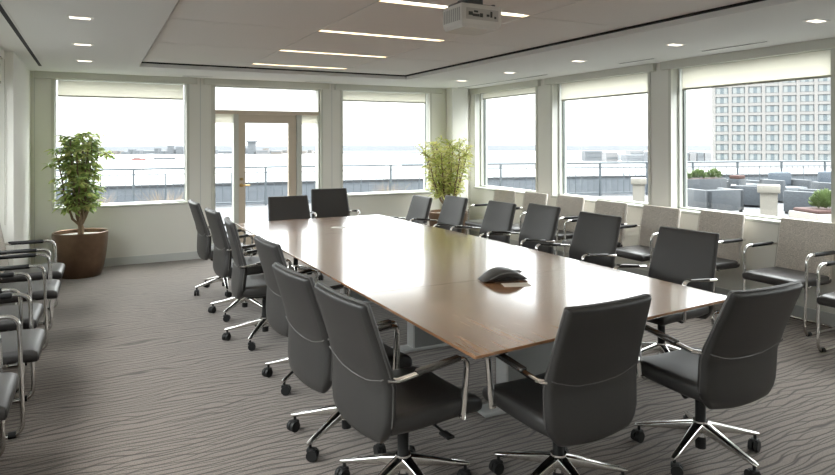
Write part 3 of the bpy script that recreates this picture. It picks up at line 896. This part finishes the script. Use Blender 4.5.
mb.box(-0.12, -0.10, -0.08, 0.08, -0.005, 0.022, 0.003).box(0.12, 0.14, -0.08, 0.08, -0.005, 0.022, 0.003)
mb.cyl((0, 0, 0.05), (0, 0, HR-PZ), 0.028, None, 20).cyl((0, 0, HR-PZ-0.012), (0, 0, HR-PZ), 0.075, None, 24)
mb.build('mount_bracket', M['mount'], pj)

# ------------------------------------------------------------------ potted trees
def leaf_into(bm, p, d, L, w, droop=0.25):
    d = d.normalized(); side = d.cross(Vector((0, 0, 1)))
    if side.length < 0.05: side = Vector((1, 0, 0))
    side.normalize(); side = (Matrix.Rotation(random.uniform(-0.7, 0.7), 3, d) @ side)
    up = side.cross(d)
    prof = ((0.0, 0.10), (0.22, 0.55), (0.5, 1.0), (0.78, 0.75), (1.0, 0.05))
    prev = None
    for t, f in prof:
        c = p + d*(L*t) - Vector((0, 0, 1))*(droop*L*t*t)
        a = bm.verts.new(c + side*(w*f) + up*(w*f*0.25)); m = bm.verts.new(c); b = bm.verts.new(c - side*(w*f) + up*(w*f*0.25))
        if prev:
            bm.faces.new((prev[0], prev[1], m, a)); bm.faces.new((prev[1], prev[2], b, m))
        prev = (a, m, b)

def potted_tree(loc, label, leafmat_, seed, crown, narrow, nst):
    rnd = random.Random(seed)
    st = random.getstate(); random.seed(seed)
    r = empty('potted_tree', loc)
    tag(r, label, 'potted plant', 'potted trees by the windows')
    prof = [(0.225, 0.0), (0.232, 0.01), (0.262, 0.12), (0.288, 0.28), (0.302, 0.42), (0.308, 0.52), (0.306, 0.535), (0.298, 0.538), (0.288, 0.53), (0.284, 0.48)]
    pot = MB().lathe(prof, n=48).build('pot', M['pot'], r)
    MB().lathe([(0.285, 0.488), (0.2, 0.497), (0.08, 0.502), (0.0001, 0.503)], n=40, cap0=True).build('pebbles', M['stone'], r)
    z0, z1, rx = crown
    stem = MB(); fol = MB()
    H = z1-z0
    for s_ in range(nst):
        a = 2*PI*s_/nst + random.uniform(-0.3, 0.3)
        rr_ = rx*(0.35 + 0.55*((s_*0.618) % 1.0)) if s_ else 0.03
        top = z1 - H*0.10*random.random() - (rr_/rx)**2*H*0.30
        p0 = Vector((random.uniform(-0.008, 0.008), random.uniform(-0.008, 0.008), 0.60))
        zf = z0 + random.uniform(-0.06, 0.05)
        dirx, diry = math.cos(a), math.sin(a)
        path = []
        for k in range(10):
            t = k/9
            z = p0.z + (top-p0.z)*t
            f = max(0.0, (z-0.60)/(top-0.60))
            rad = rr_*(f**0.55) if f > 0 else 0
            path.append(Vector((p0.x + dirx*rad + random.uniform(-0.012, 0.012), p0.y + diry*rad + random.uniform(-0.012, 0.012), z)))
        stem.tube(path, 0.01, 7, rr=[0.013*(1-0.78*k/9) + 0.003 for k in range(10)])
        # leaf whorls along the stem and on short twigs
        for k in range(2, 10):
            p = path[k]
            if p.z < z0 - 0.02: continue
            ntw = 3
            for tw in range(ntw):
                b = random.uniform(0, 2*PI); tl_ = random.uniform(0.05, 0.17)
                td = Vector((math.cos(b)*0.8, math.sin(b)*0.8, random.uniform(0.05, 0.8))).normalized()
                e = p + td*tl_
                stem.tube([p, (p+e)/2 + Vector((0, 0, 0.01)), e], 0.003, 5)
                nl = random.randint(6, 9)
                for q in range(nl):
                    c = 2*PI*q/nl + random.uniform(-0.3, 0.3)
                    if narrow:
                        d = Vector((math.cos(c)*0.75, math.sin(c)*0.75, random.uniform(-0.25, 0.9)))
                        leaf_into(fol.bm, e - td*random.uniform(0, 0.06), d, random.uniform(0.085, 0.15), random.uniform(0.009, 0.013), 0.30)
                    else:
                        d = Vector((math.cos(c), math.sin(c), random.uniform(-0.35, 0.55)))
                        leaf_into(fol.bm, e - td*random.uniform(0, 0.04), d, random.uniform(0.075, 0.13), random.uniform(0.015, 0.023), 0.35)
    # trunk
    stem.tube([(0, 0, 0.49), (0.008, 0.0, 0.58), (-0.003, 0.0, 0.62), (0, 0, 0.66)], 0.03, 10, rr=[0.036, 0.033, 0.03, 0.016])
    stem.build('trunk', M['bark'], r)
    f = fol.build('foliage', leafmat_, r); f['kind'] = 'stuff'
    random.setstate(st)
    return r
potted_tree((-0.14, 8.72, 0), 'leafy green potted tree in a bronze pot by the left wall', M['leaf'], 11, (0.80, 1.74, 0.36), False, 11)
potted_tree((4.93, 8.50, 0), 'yellow green narrow leaved potted tree by the corner column', M['leafY'], 23, (0.78, 1.64, 0.52), True, 14)

# ------------------------------------------------------------------ outdoors
CY, SY = 0.888, 0.459
def W(px, D):
    lat = (px-417.5)/627.0*D
    return (D*SY + lat*CY, D*CY - lat*SY)
# terrace slab (surrounds the room)
mb = MB()
mb.box(-16, 26, YB+WT, 24, -0.3, -0.02); mb.box(XR+WT, 26, -12, YB+WT, -0.3, -0.02); mb.box(-16, XL-WT, -12, YB+WT, -0.3, -0.02)
struct('floor_terrace', mb, M['paving'], 'pale paved roof terrace').name = 'trim_9'
mb = MB()
for k in range(-8, 14): mb.box(k*1.8, k*1.8+0.03, YB+WT, 24, -0.022, -0.017)
for k in range(0, 8): mb.box(-16, 26, YB+WT+0.9+k*1.8, YB+WT+0.93+k*1.8, -0.022, -0.017)
struct('trim_10', mb, M['parapet'], 'paving joints')
fence = [(-16, 17.3), (-8, 17.1), (-2, 16.9), (2.3, 16.6), (7.4, 15.95), (10.6, 15.2), (13.6, 14.3), (18.0, 12.9), (22, 11.2), (25, 9.0)]
mbp = MB(); mbc = MB()
for (x0, y0), (x1, y1) in zip(fence[:-1], fence[1:]):
    d = Vector((x1-x0, y1-y0, 0)); L = d.length; a = math.atan2(d.y, d.x)
    mt = Matrix.Translation((x0, y0, 0)) @ Matrix.Rotation(a, 4, 'Z')
    mbp.box(-0.05, L+0.05, 0.35, 0.60, -0.02, 0.50, mat=mt)
    mbc.box(-0.05, L+0.05, 0.33, 0.62, 0.50, 0.56, mat=mt)
struct('wall_terrace', mbp, M['parapet'], 'low grey parapet round the terrace')
struct('trim_11', mbc, M['cap'], 'dark coping of the terrace parapet')
rl = empty('terrace_railing', (2.3, 16.6, -0.02))
tag(rl, 'grey metal railing with posts and thin pickets along the terrace edge', 'railing')
top = MB(); mid = MB()
off = Vector((-2.3, -16.6, 0))
for (x0, y0), (x1, y1) in zip(fence[:-1], fence[1:]):
    a = Vector((x0, y0, 0))+off; b = Vector((x1, y1, 0))+off
    top.cyl(a+Vector((0, 0, 1.0)), b+Vector((0, 0, 1.0)), 0.026, None, 10)
    mid.cyl(a+Vector((0, 0, 0.86)), b+Vector((0, 0, 0.86)), 0.014, None, 8).cyl(a+Vector((0, 0, 0.10)), b+Vector((0, 0, 0.10)), 0.014, None, 8)
    L = (b-a).length; n = max(1, round(L/1.6))
    for k in range(n):
        p = a.lerp(b, k/n); q = a.lerp(b, (k+1)/n)
        MB().box(p.x-0.025, p.x+0.025, p.y-0.025, p.y+0.025, 0.0, 1.0).build('post', M['rail'], rl, smooth=False)
        pk = MB()
        for j in range(1, 8):
            c = p.lerp(q, j/8)
            pk.cyl(c+Vector((0, 0, 0.10)), c+Vector((0, 0, 0.86)), 0.016 if j == 4 else 0.008, None, 6)
        pk.build('infill_panel', M['rail'], rl)
top.build('top_rail', M['rail'], rl); mid.build('mid_rail', M['rail'], rl)

# dried grasses
def grass(x, y, seed, label):
    st = random.getstate(); random.seed(seed)
    mb = MB()
    for k in range(170):
        a = random.uniform(0, 2*PI); r0 = random.uniform(0, 0.16); h = random.uniform(0.35, 0.75); sp = random.uniform(0.05, 0.45)
        b = Vector((r0*math.cos(a), r0*math.sin(a), 0)); t = b + Vector((math.cos(a)*sp, math.sin(a)*sp, h))
        m_ = (b+t)/2 + Vector((0, 0, 0.10))
        mb.tube([b, m_, t], 0.004, 3, rr=[0.004, 0.0035, 0.001])
    o = mb.build('ornamental_grass', M['straw'], None, loc=(x, y, -0.02))
    tag(o, label, 'grass plant', 'dried grasses on the terrace')
    random.setstate(st)
grass(-0.05, 12.9, 1, 'dry straw coloured grass outside the left window, left clump')
grass(1.25, 13.3, 2, 'dry straw coloured grass outside the left window, right clump')
grass(5.9, 12.9, 3, 'dry straw coloured grass outside the back window behind the right potted tree')

# terrace furniture
def club_chair(px, D, rz, label, w=0.80, d=0.78, h=0.60, bh=0.60, pillow=False, grp='wicker armchairs on the terrace'):
    x, y = W(px, D)
    r = empty('wicker_armchair', (x, y, -0.02), R(rz))
    tag(r, label, 'armchair', grp)
    fr = MB().box(-w/2, w/2, -d/2, -d/2+0.12, 0.05, bh, 0.02).box(-w/2, -w/2+0.12, -d/2, d/2, 0.05, h, 0.02).box(w/2-0.12, w/2, -d/2, d/2, 0.05, h, 0.02).box(-w/2+0.11, w/2-0.11, -d/2+0.1, d/2-0.01, 0.05, 0.28, 0.02)
    fr.build('wicker_frame', M['wicker'], r)
    MB().box(-w/2+0.125, w/2-0.125, -d/2+0.13, d/2, 0.285, 0.42, 0.035, 3).build('seat_cushion', M['wickertop'], r)
    if pillow:
        MB().box(-w/2+0.14, w/2-0.14, -d/2+0.125, -d/2+0.29, 0.40, 0.80, 0.06, 3).build('back_cushion', M['cushion'], r)
    for sx in (-1, 1):
        for sy in (-1, 1):
            MB().box(sx*(w/2-0.05)-0.025, sx*(w/2-0.05)+0.025, sy*(d/2-0.05)-0.025, sy*(d/2-0.05)+0.025, 0, 0.06).build('foot', M['black'], r, smooth=False)
    return r
club_chair(714.5, 14.7, -12, 'blue grey wicker armchair seen from behind, left of the cream pedestal', w=0.98, d=0.75, h=0.52, bh=0.53)
club_chair(747, 15.9, -55, 'blue grey wicker armchair half hidden behind the cream pedestal', w=0.75, d=0.75, h=0.52, bh=0.53)
club_chair(811, 14.2, 12, 'blue grey wicker armchair right of the cream pedestal', w=1.0, d=0.8, h=0.52, bh=0.53)
club_chair(785, 17.0, 165, 'wicker armchair with a plump blue grey back cushion facing the windows', w=0.95, d=0.8, pillow=True)
club_chair(834, 17.4, 165, 'wicker armchair with back cushion at the right edge of the tower window', w=0.9, d=0.8, h=0.5, bh=0.5, pillow=True)
club_chair(738, 18.2, 170, 'low wicker armchair far back by the terrace railing', w=1.1, d=0.8, h=0.5, bh=0.52)

def shrub_mesh(rad, hz, n, seed):
    st = random.getstate(); random.seed(seed)
    mb = MB()
    for k in range(n):
        u = random.uniform(-0.15, 1); a = random.uniform(0, 2*PI); q = math.sqrt(max(0, 1-u*u)); f = random.uniform(0.55, 1.0)
        p = Vector((q*math.cos(a)*rad*f, q*math.sin(a)*rad*f, hz*(0.15+0.8*u*f)))
        leaf_into(mb.bm, p, Vector((p.x, p.y, 0.10+abs(p.z)*0.6)), rad*0.40, rad*0.07, 0.0)
    random.setstate(st)
    return mb
x, y = W(699, 17.2)
pl = empty('long_planter', (x, y, -0.02), R(-8)); tag(pl, 'long grey planter box behind the left wicker armchair', 'planter')
MB().box(-0.75, 0.75, -0.22, 0.22, 0, 0.62, 0.012).build('planter_box', M['wicker'], pl)
MB().box(-0.71, 0.71, -0.18, 0.18, 0.615, 0.63).build('soil', M['mulch'], pl, smooth=False)
for k, (dx, lb) in enumerate(((-0.55, 'leftmost'), (-0.02, 'middle'), (0.50, 'right'))):
    o = shrub_mesh(0.195, 0.24, 500, 40+k).build('clipped_shrub', M['shrub'], None, loc=(x+dx, y-dx*0.14, 0.60))
    tag(o, lb + ' small round green shrub in the long grey planter', 'shrub', 'round shrubs in the planter')
x, y = W(737, 17.4)
br = empty('brown_plant_tray', (x, y, -0.02)); tag(br, 'square grey planter topped with red brown mulch beside the long planter', 'planter')
MB().box(-0.16, 0.16, -0.16, 0.16, 0, 0.60, 0.01).build('planter_box', M['wicker'], br)
br.name = 'square_planter'
MB().box(-0.15, 0.15, -0.15, 0.15, 0.595, 0.70, 0.03).build('mulch', M['mulch'], br)
x, y = W(820, 10.6)
nb = empty('square_planter', (x, y, -0.02), R(-20)); tag(nb, 'pale square planter with red brown mulch at the right edge of the tower window', 'planter')
MB().box(-0.33, 0.33, -0.33, 0.33, 0, 0.44, 0.012).build('planter_box', M['cream'], nb)
MB().box(-0.29, 0.29, -0.29, 0.29, 0.435, 0.50, 0.03).build('mulch', M['mulch'], nb)
tag(shrub_mesh(0.20, 0.30, 900, 77).build('leafy_shrub', M['shrub'], None, loc=(x+0.05, y-0.05, 0.482)), 'bright green shrub growing in the pale square planter', 'shrub')
def pedestal(px, D, h, w, label):
    x, y = W(px, D)
    r = empty('stone_pedestal', (x, y, -0.02), R(-math.degrees(math.atan2(x, y)))); tag(r, label, 'pedestal', 'cream pedestals on the terrace')
    b = w*0.5
    MB().loft([[Vector((sx*b*k, sy*b*k, z)) for sx, sy in ((-1, -1), (1, -1), (1, 1), (-1, 1))] for z, k in ((0, 0.80), (h-0.10, 0.86))]).build('shaft', M['cream'], r, smooth=False)
    MB().box(-b*1.12, b*1.12, -b*1.12, b*1.12, h-0.10, h, 0.012).build('cap', M['cream'], r)
    MB().box(-b*1.05, b*1.05, -b*1.05, b*1.05, 0, 0.08, 0.01).build('plinth', M['cream'], r)
pedestal(768.5, 8.2, 1.07, 0.235, 'cream stone pedestal in front of the wicker armchairs outside the tower window')
pedestal(638.5, 10.0, 1.06, 0.21, 'cream stone pedestal outside the middle right window')

# water and far shore
SEA = -25.0
mb = MB(); n = 64
ringv = [(1900*math.cos(2*PI*k/n), 1900*math.sin(2*PI*k/n)) for k in range(n)]
mb.prism(ringv, SEA-1, SEA)
struct('water', mb, M['water'], 'pale harbour water').name = 'trim_12'
def land(px0, px1, D, ztop, amp, mat, name, seed, depth=120):
    rnd = random.Random(seed); mb = MB(); n = 60
    A = []; ph = [rnd.uniform(0, 6.28) for _ in range(5)]
    for k in range(n+1):
        px = px0 + (px1-px0)*k/n
        x, y = W(px, D); x2, y2 = W(px, D+depth)
        h = ztop + amp*sum(math.sin(k*f+ph[j])/(j+1.5) for j, f in enumerate((0.23, 0.51, 1.1, 2.3, 4.1)))
        edge = min(1, k/4, (n-k)/4)
        zz = SEA + (h-SEA)*edge
        A.append((Vector((x, y, SEA)), Vector((x, y, zz)), Vector((x2, y2, zz)), Vector((x2, y2, SEA))))
    mb.loft([list(a) for a in A])
    return struct(name, mb, mat)
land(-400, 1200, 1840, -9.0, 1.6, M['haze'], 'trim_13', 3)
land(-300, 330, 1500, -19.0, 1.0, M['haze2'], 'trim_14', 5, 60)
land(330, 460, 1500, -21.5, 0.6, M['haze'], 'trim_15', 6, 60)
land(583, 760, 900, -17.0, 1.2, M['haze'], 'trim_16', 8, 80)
far_i = [0]
def far_box(px, D, wpx, ytop, mat, label, grp, depth=20, name='far_building'):
    x, y = W(px, D)
    yh = 142.0 - 0.0025*(px-417.5)
    zt = 1.62 - (ytop-yh)*D/627
    w = wpx*D/627/2
    r = MB().box(-w, w, 0, depth, SEA, zt, mat=Matrix.Rotation(R(-27), 4, 'Z')).build(name, mat, None, smooth=False, loc=(x, y, 0))
    if zt-SEA > 6:
        mb = MB(); nrow = max(1, int((zt-SEA)/6))
        for q in range(nrow):
            z = SEA + 5 + q*6
            if z+2.2 < zt: mb.box(-w*0.88, w*0.88, -0.4, 0.2, z, z+2.0, mat=Matrix.Rotation(R(-27), 4, 'Z'))
        if len(mb.bm.verts): mb.build('window_band', M['haze2'], r, smooth=False)
        else: mb.bm.free()
    tag(r, label, 'building', grp)
    return r
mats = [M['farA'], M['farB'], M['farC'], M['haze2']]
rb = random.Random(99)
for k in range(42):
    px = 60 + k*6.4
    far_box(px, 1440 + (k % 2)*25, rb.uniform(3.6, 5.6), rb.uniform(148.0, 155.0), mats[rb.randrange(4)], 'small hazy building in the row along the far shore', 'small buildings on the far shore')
for px, wd_, yt, lb in ((170, 5, 145.5, 'narrow pale high rise at the right of the left window view'), (179, 6, 146.5, 'broad pale high rise beside the left window jamb'), (187.5, 4.5, 148, 'low pale block at the left window jamb')):
    far_box(px, 1420, wd_, yt, M['farB'], lb, 'far high rises', 9)
tw = far_box(251, 1400, 6.5, 141.5, M['farB'], 'tall grey control tower on the far shore seen through the door', 'far towers', 14, 'control_tower')
MB().box(-10, 10, -2, 18, 2, 5.0, mat=Matrix.Rotation(R(-27), 4, 'Z')).build('tower_cab', M['haze2'], tw, smooth=False)
for px, wd_, yt, mm, lb in ((262, 12, 150, M['farA'], 'pale terminal hall right of the control tower'), (276, 10, 151, M['farC'], 'warm coloured hall farther right of the control tower')):
    far_box(px, 1400, wd_, yt, mm, lb, 'terminal halls')
# pier with long sheds outside the middle right window
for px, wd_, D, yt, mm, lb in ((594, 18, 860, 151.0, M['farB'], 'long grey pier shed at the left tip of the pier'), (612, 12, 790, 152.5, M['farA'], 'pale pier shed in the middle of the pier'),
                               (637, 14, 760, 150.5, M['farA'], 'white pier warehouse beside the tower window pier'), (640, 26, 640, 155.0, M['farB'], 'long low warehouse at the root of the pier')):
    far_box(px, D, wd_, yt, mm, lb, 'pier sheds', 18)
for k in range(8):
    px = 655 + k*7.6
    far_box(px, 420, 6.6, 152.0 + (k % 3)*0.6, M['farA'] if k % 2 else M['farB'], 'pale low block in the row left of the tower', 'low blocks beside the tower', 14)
def ship(px, D, L, mat, label, cat='ship', cab=True):
    x, y = W(px, D)
    r = empty(cat, (x, y, SEA), R(-27)); tag(r, label, cat)
    MB().loft([[Vector((sx*L/2*k, sy*L*0.09, z)) for sx, sy in ((-1, -1), (0.8, -1), (1, 0), (0.8, 1), (-1, 1))] for z, k in ((0, 0.94), (L*0.07+1, 1.0))]).build('hull', mat, r, smooth=False)
    if cab:
        MB().box(-L*0.35, L*0.05, -L*0.06, L*0.06, L*0.07+1, L*0.13+2).build('cabin', M['farA'], r, smooth=False)
        MB().cyl((L*0.1, 0, 1), (L*0.1, 0, L*0.28), L*0.008, None, 6).build('mast', M['haze2'], r)
ship(139, 960, 22, M['red'], 'red hulled ship on the water seen through the left window')
ship(165, 985, 34, M['haze2'], 'long dark barge right of the red ship', 'barge', False)
ship(115, 985, 11, M['haze2'], 'small dark boat left of the red ship', 'boat')
ship(662-20, 600, 16, M['haze2'], 'small boat beside the pier', 'boat')

# neighbouring white roof and the tower block
x, y = W(760, 44)
mb = MB().box(-26, 26, -10, 12, -25, -0.75, mat=Matrix.Translation((x, y, 0)) @ Matrix.Rotation(R(-30), 4, 'Z'))
mb.box(-26, 26, 11.4, 12, -0.75, -0.25, mat=Matrix.Translation((x, y, 0)) @ Matrix.Rotation(R(-30), 4, 'Z'))
nr = mb.build('neighbouring_roof', M['roof'], None, smooth=False)
tag(nr, 'flat white roof of the neighbouring building beyond the terrace railing', 'building')

DT = 190.0; s_ = DT/627
x, y = W(714, DT)
tb = empty('tower_block', (x, y, SEA), R(-50)); tag(tb, 'tall pale apartment tower with a grid of windows', 'building')
NC, NR = 7, 13
pit, flo = 14.6*s_, 9.35*s_
wid = NC*pit
zbase = 1.62 - (161-141)*s_ - SEA - flo
ztop = zbase + NR*flo
mb = MB()
mb.box(0, wid, 0.5, 16, 0, ztop+1.5)
for c in range(NC+1): mb.box(c*pit-0.45, c*pit+0.45, -0.1, 0.6, 0, ztop+1.5)
for r_ in range(NR+1): mb.box(0, wid, 0.0, 0.6, zbase+r_*flo-0.42, zbase+r_*flo+0.42)
mb.box(0, wid, 0, 0.6, 0, zbase)
mb.build('facade', M['tower'], tb, smooth=False)
first = None
rw = random.Random(4)
for r_ in range(NR):
    for c in range(NC):
        if first is None:
            first = MB().box(0.5, pit-0.5, 0.30, 0.55, 0.5, flo-0.5).build('window', M['towerglass'], tb, smooth=False)
            cu = MB().box(0.5+0.25, pit*0.40, 0.22, 0.32, 0.5, flo-0.55).box(pit*0.62, pit-0.75, 0.22, 0.32, 0.5, flo-0.55).build('curtain', M['towercurt'], first, smooth=False)
            o = first
        else:
            o = first.copy(); COL.objects.link(o); o.parent = tb
            k = cu.copy(); COL.objects.link(k); k.parent = o
        o.location = (c*pit, 0, zbase+r_*flo)
# balcony bay at the right of the tower
mb = MB().box(wid, wid+9.5, 1.8, 16, 0, ztop+1.5)
mb.box(wid+4.4, wid+5.2, -0.3, 2, 0, ztop+1.5)
mb.build('balcony_wall', M['towerdark'], tb, smooth=False)
for r_ in range(NR):
    z = zbase + r_*flo
    MB().box(wid, wid+9.5, -0.6, 2.0, z-0.15, z+0.12).box(wid+0.3, wid+9.3, -0.6, -0.5, z+0.1, z+1.0).build('balcony', M['tower'], tb, smooth=False)

# ------------------------------------------------------------------ sky
wld = bpy.data.worlds.new('overcast'); scene.world = wld; wld.use_nodes = True
nt = wld.node_tree; nt.nodes.clear(); L = nt.links
tc = nt.nodes.new('ShaderNodeTexCoord'); sp = nt.nodes.new('ShaderNodeSeparateXYZ')
L.new(tc.outputs['Generated'], sp.inputs[0])
SKY_H, SKY_Z = 0.60, 4.6
mr = nt.nodes.new('ShaderNodeMapRange'); mr.inputs['From Min'].default_value = 0.02; mr.inputs['From Max'].default_value = 0.75
mr.inputs['To Min'].default_value = SKY_H; mr.inputs['To Max'].default_value = SKY_Z
L.new(sp.outputs['Z'], mr.inputs['Value'])
mp = nt.nodes.new('ShaderNodeMapping'); mp.inputs['Scale'].default_value = (1.5, 1.5, 9)
no = nt.nodes.new('ShaderNodeTexNoise'); no.inputs['Scale'].default_value = 1.6; no.inputs['Detail'].default_value = 5
L.new(tc.outputs['Generated'], mp.inputs[0]); L.new(mp.outputs[0], no.inputs['Vector'])
m2 = nt.nodes.new('ShaderNodeMapRange'); m2.inputs['From Min'].default_value = 0.3; m2.inputs['From Max'].default_value = 0.7
m2.inputs['To Min'].default_value = 0.82; m2.inputs['To Max'].default_value = 1.12
L.new(no.outputs['Fac'], m2.inputs['Value'])
mu = nt.nodes.new('ShaderNodeMath'); mu.operation = 'MULTIPLY'
L.new(mr.outputs[0], mu.inputs[0]); L.new(m2.outputs[0], mu.inputs[1])
bg = nt.nodes.new('ShaderNodeBackground'); bg.inputs['Color'].default_value = (0.97, 0.985, 1.0, 1)
L.new(mu.outputs[0], bg.inputs['Strength'])
wo = nt.nodes.new('ShaderNodeOutputWorld'); L.new(bg.outputs[0], wo.inputs['Surface'])

# ------------------------------------------------------------------ camera
yaw, pitch, roll = 0.47710, -0.00343, -0.00251
fw = Vector((math.sin(yaw)*math.cos(pitch), math.cos(yaw)*math.cos(pitch), -math.sin(pitch)))
r0 = Vector((math.cos(yaw), -math.sin(yaw), 0)); u0 = r0.cross(fw)
r2 = r0*math.cos(roll) + u0*math.sin(roll); u2 = u0*math.cos(roll) - r0*math.sin(roll)
cd = bpy.data.cameras.new('camera'); cam = bpy.data.objects.new('camera', cd); COL.objects.link(cam)
mw = Matrix((r2, u2, -fw)).transposed().to_4x4(); mw.translation = Vector((0, 0, 1.62))
cam.matrix_world = mw
cd.sensor_width = 36; cd.lens = 627.0/835*36
cd.shift_y = -(237.5-139.9)/835
cd.clip_start = 0.05; cd.clip_end = 9000
scene.camera = cam

vs = scene.view_settings
vs.view_transform = 'Standard'; vs.look = 'None'; vs.gamma = 1; vs.use_curve_mapping = False
vs.exposure = 1.88
cy = scene.cycles
cy.use_denoising = True
cy.max_bounces = 12; cy.diffuse_bounces = 6; cy.glossy_bounces = 5; cy.transparent_max_bounces = 16
cy.sample_clamp_indirect = 6.0
cy.caustics_reflective = False; cy.caustics_refractive = False
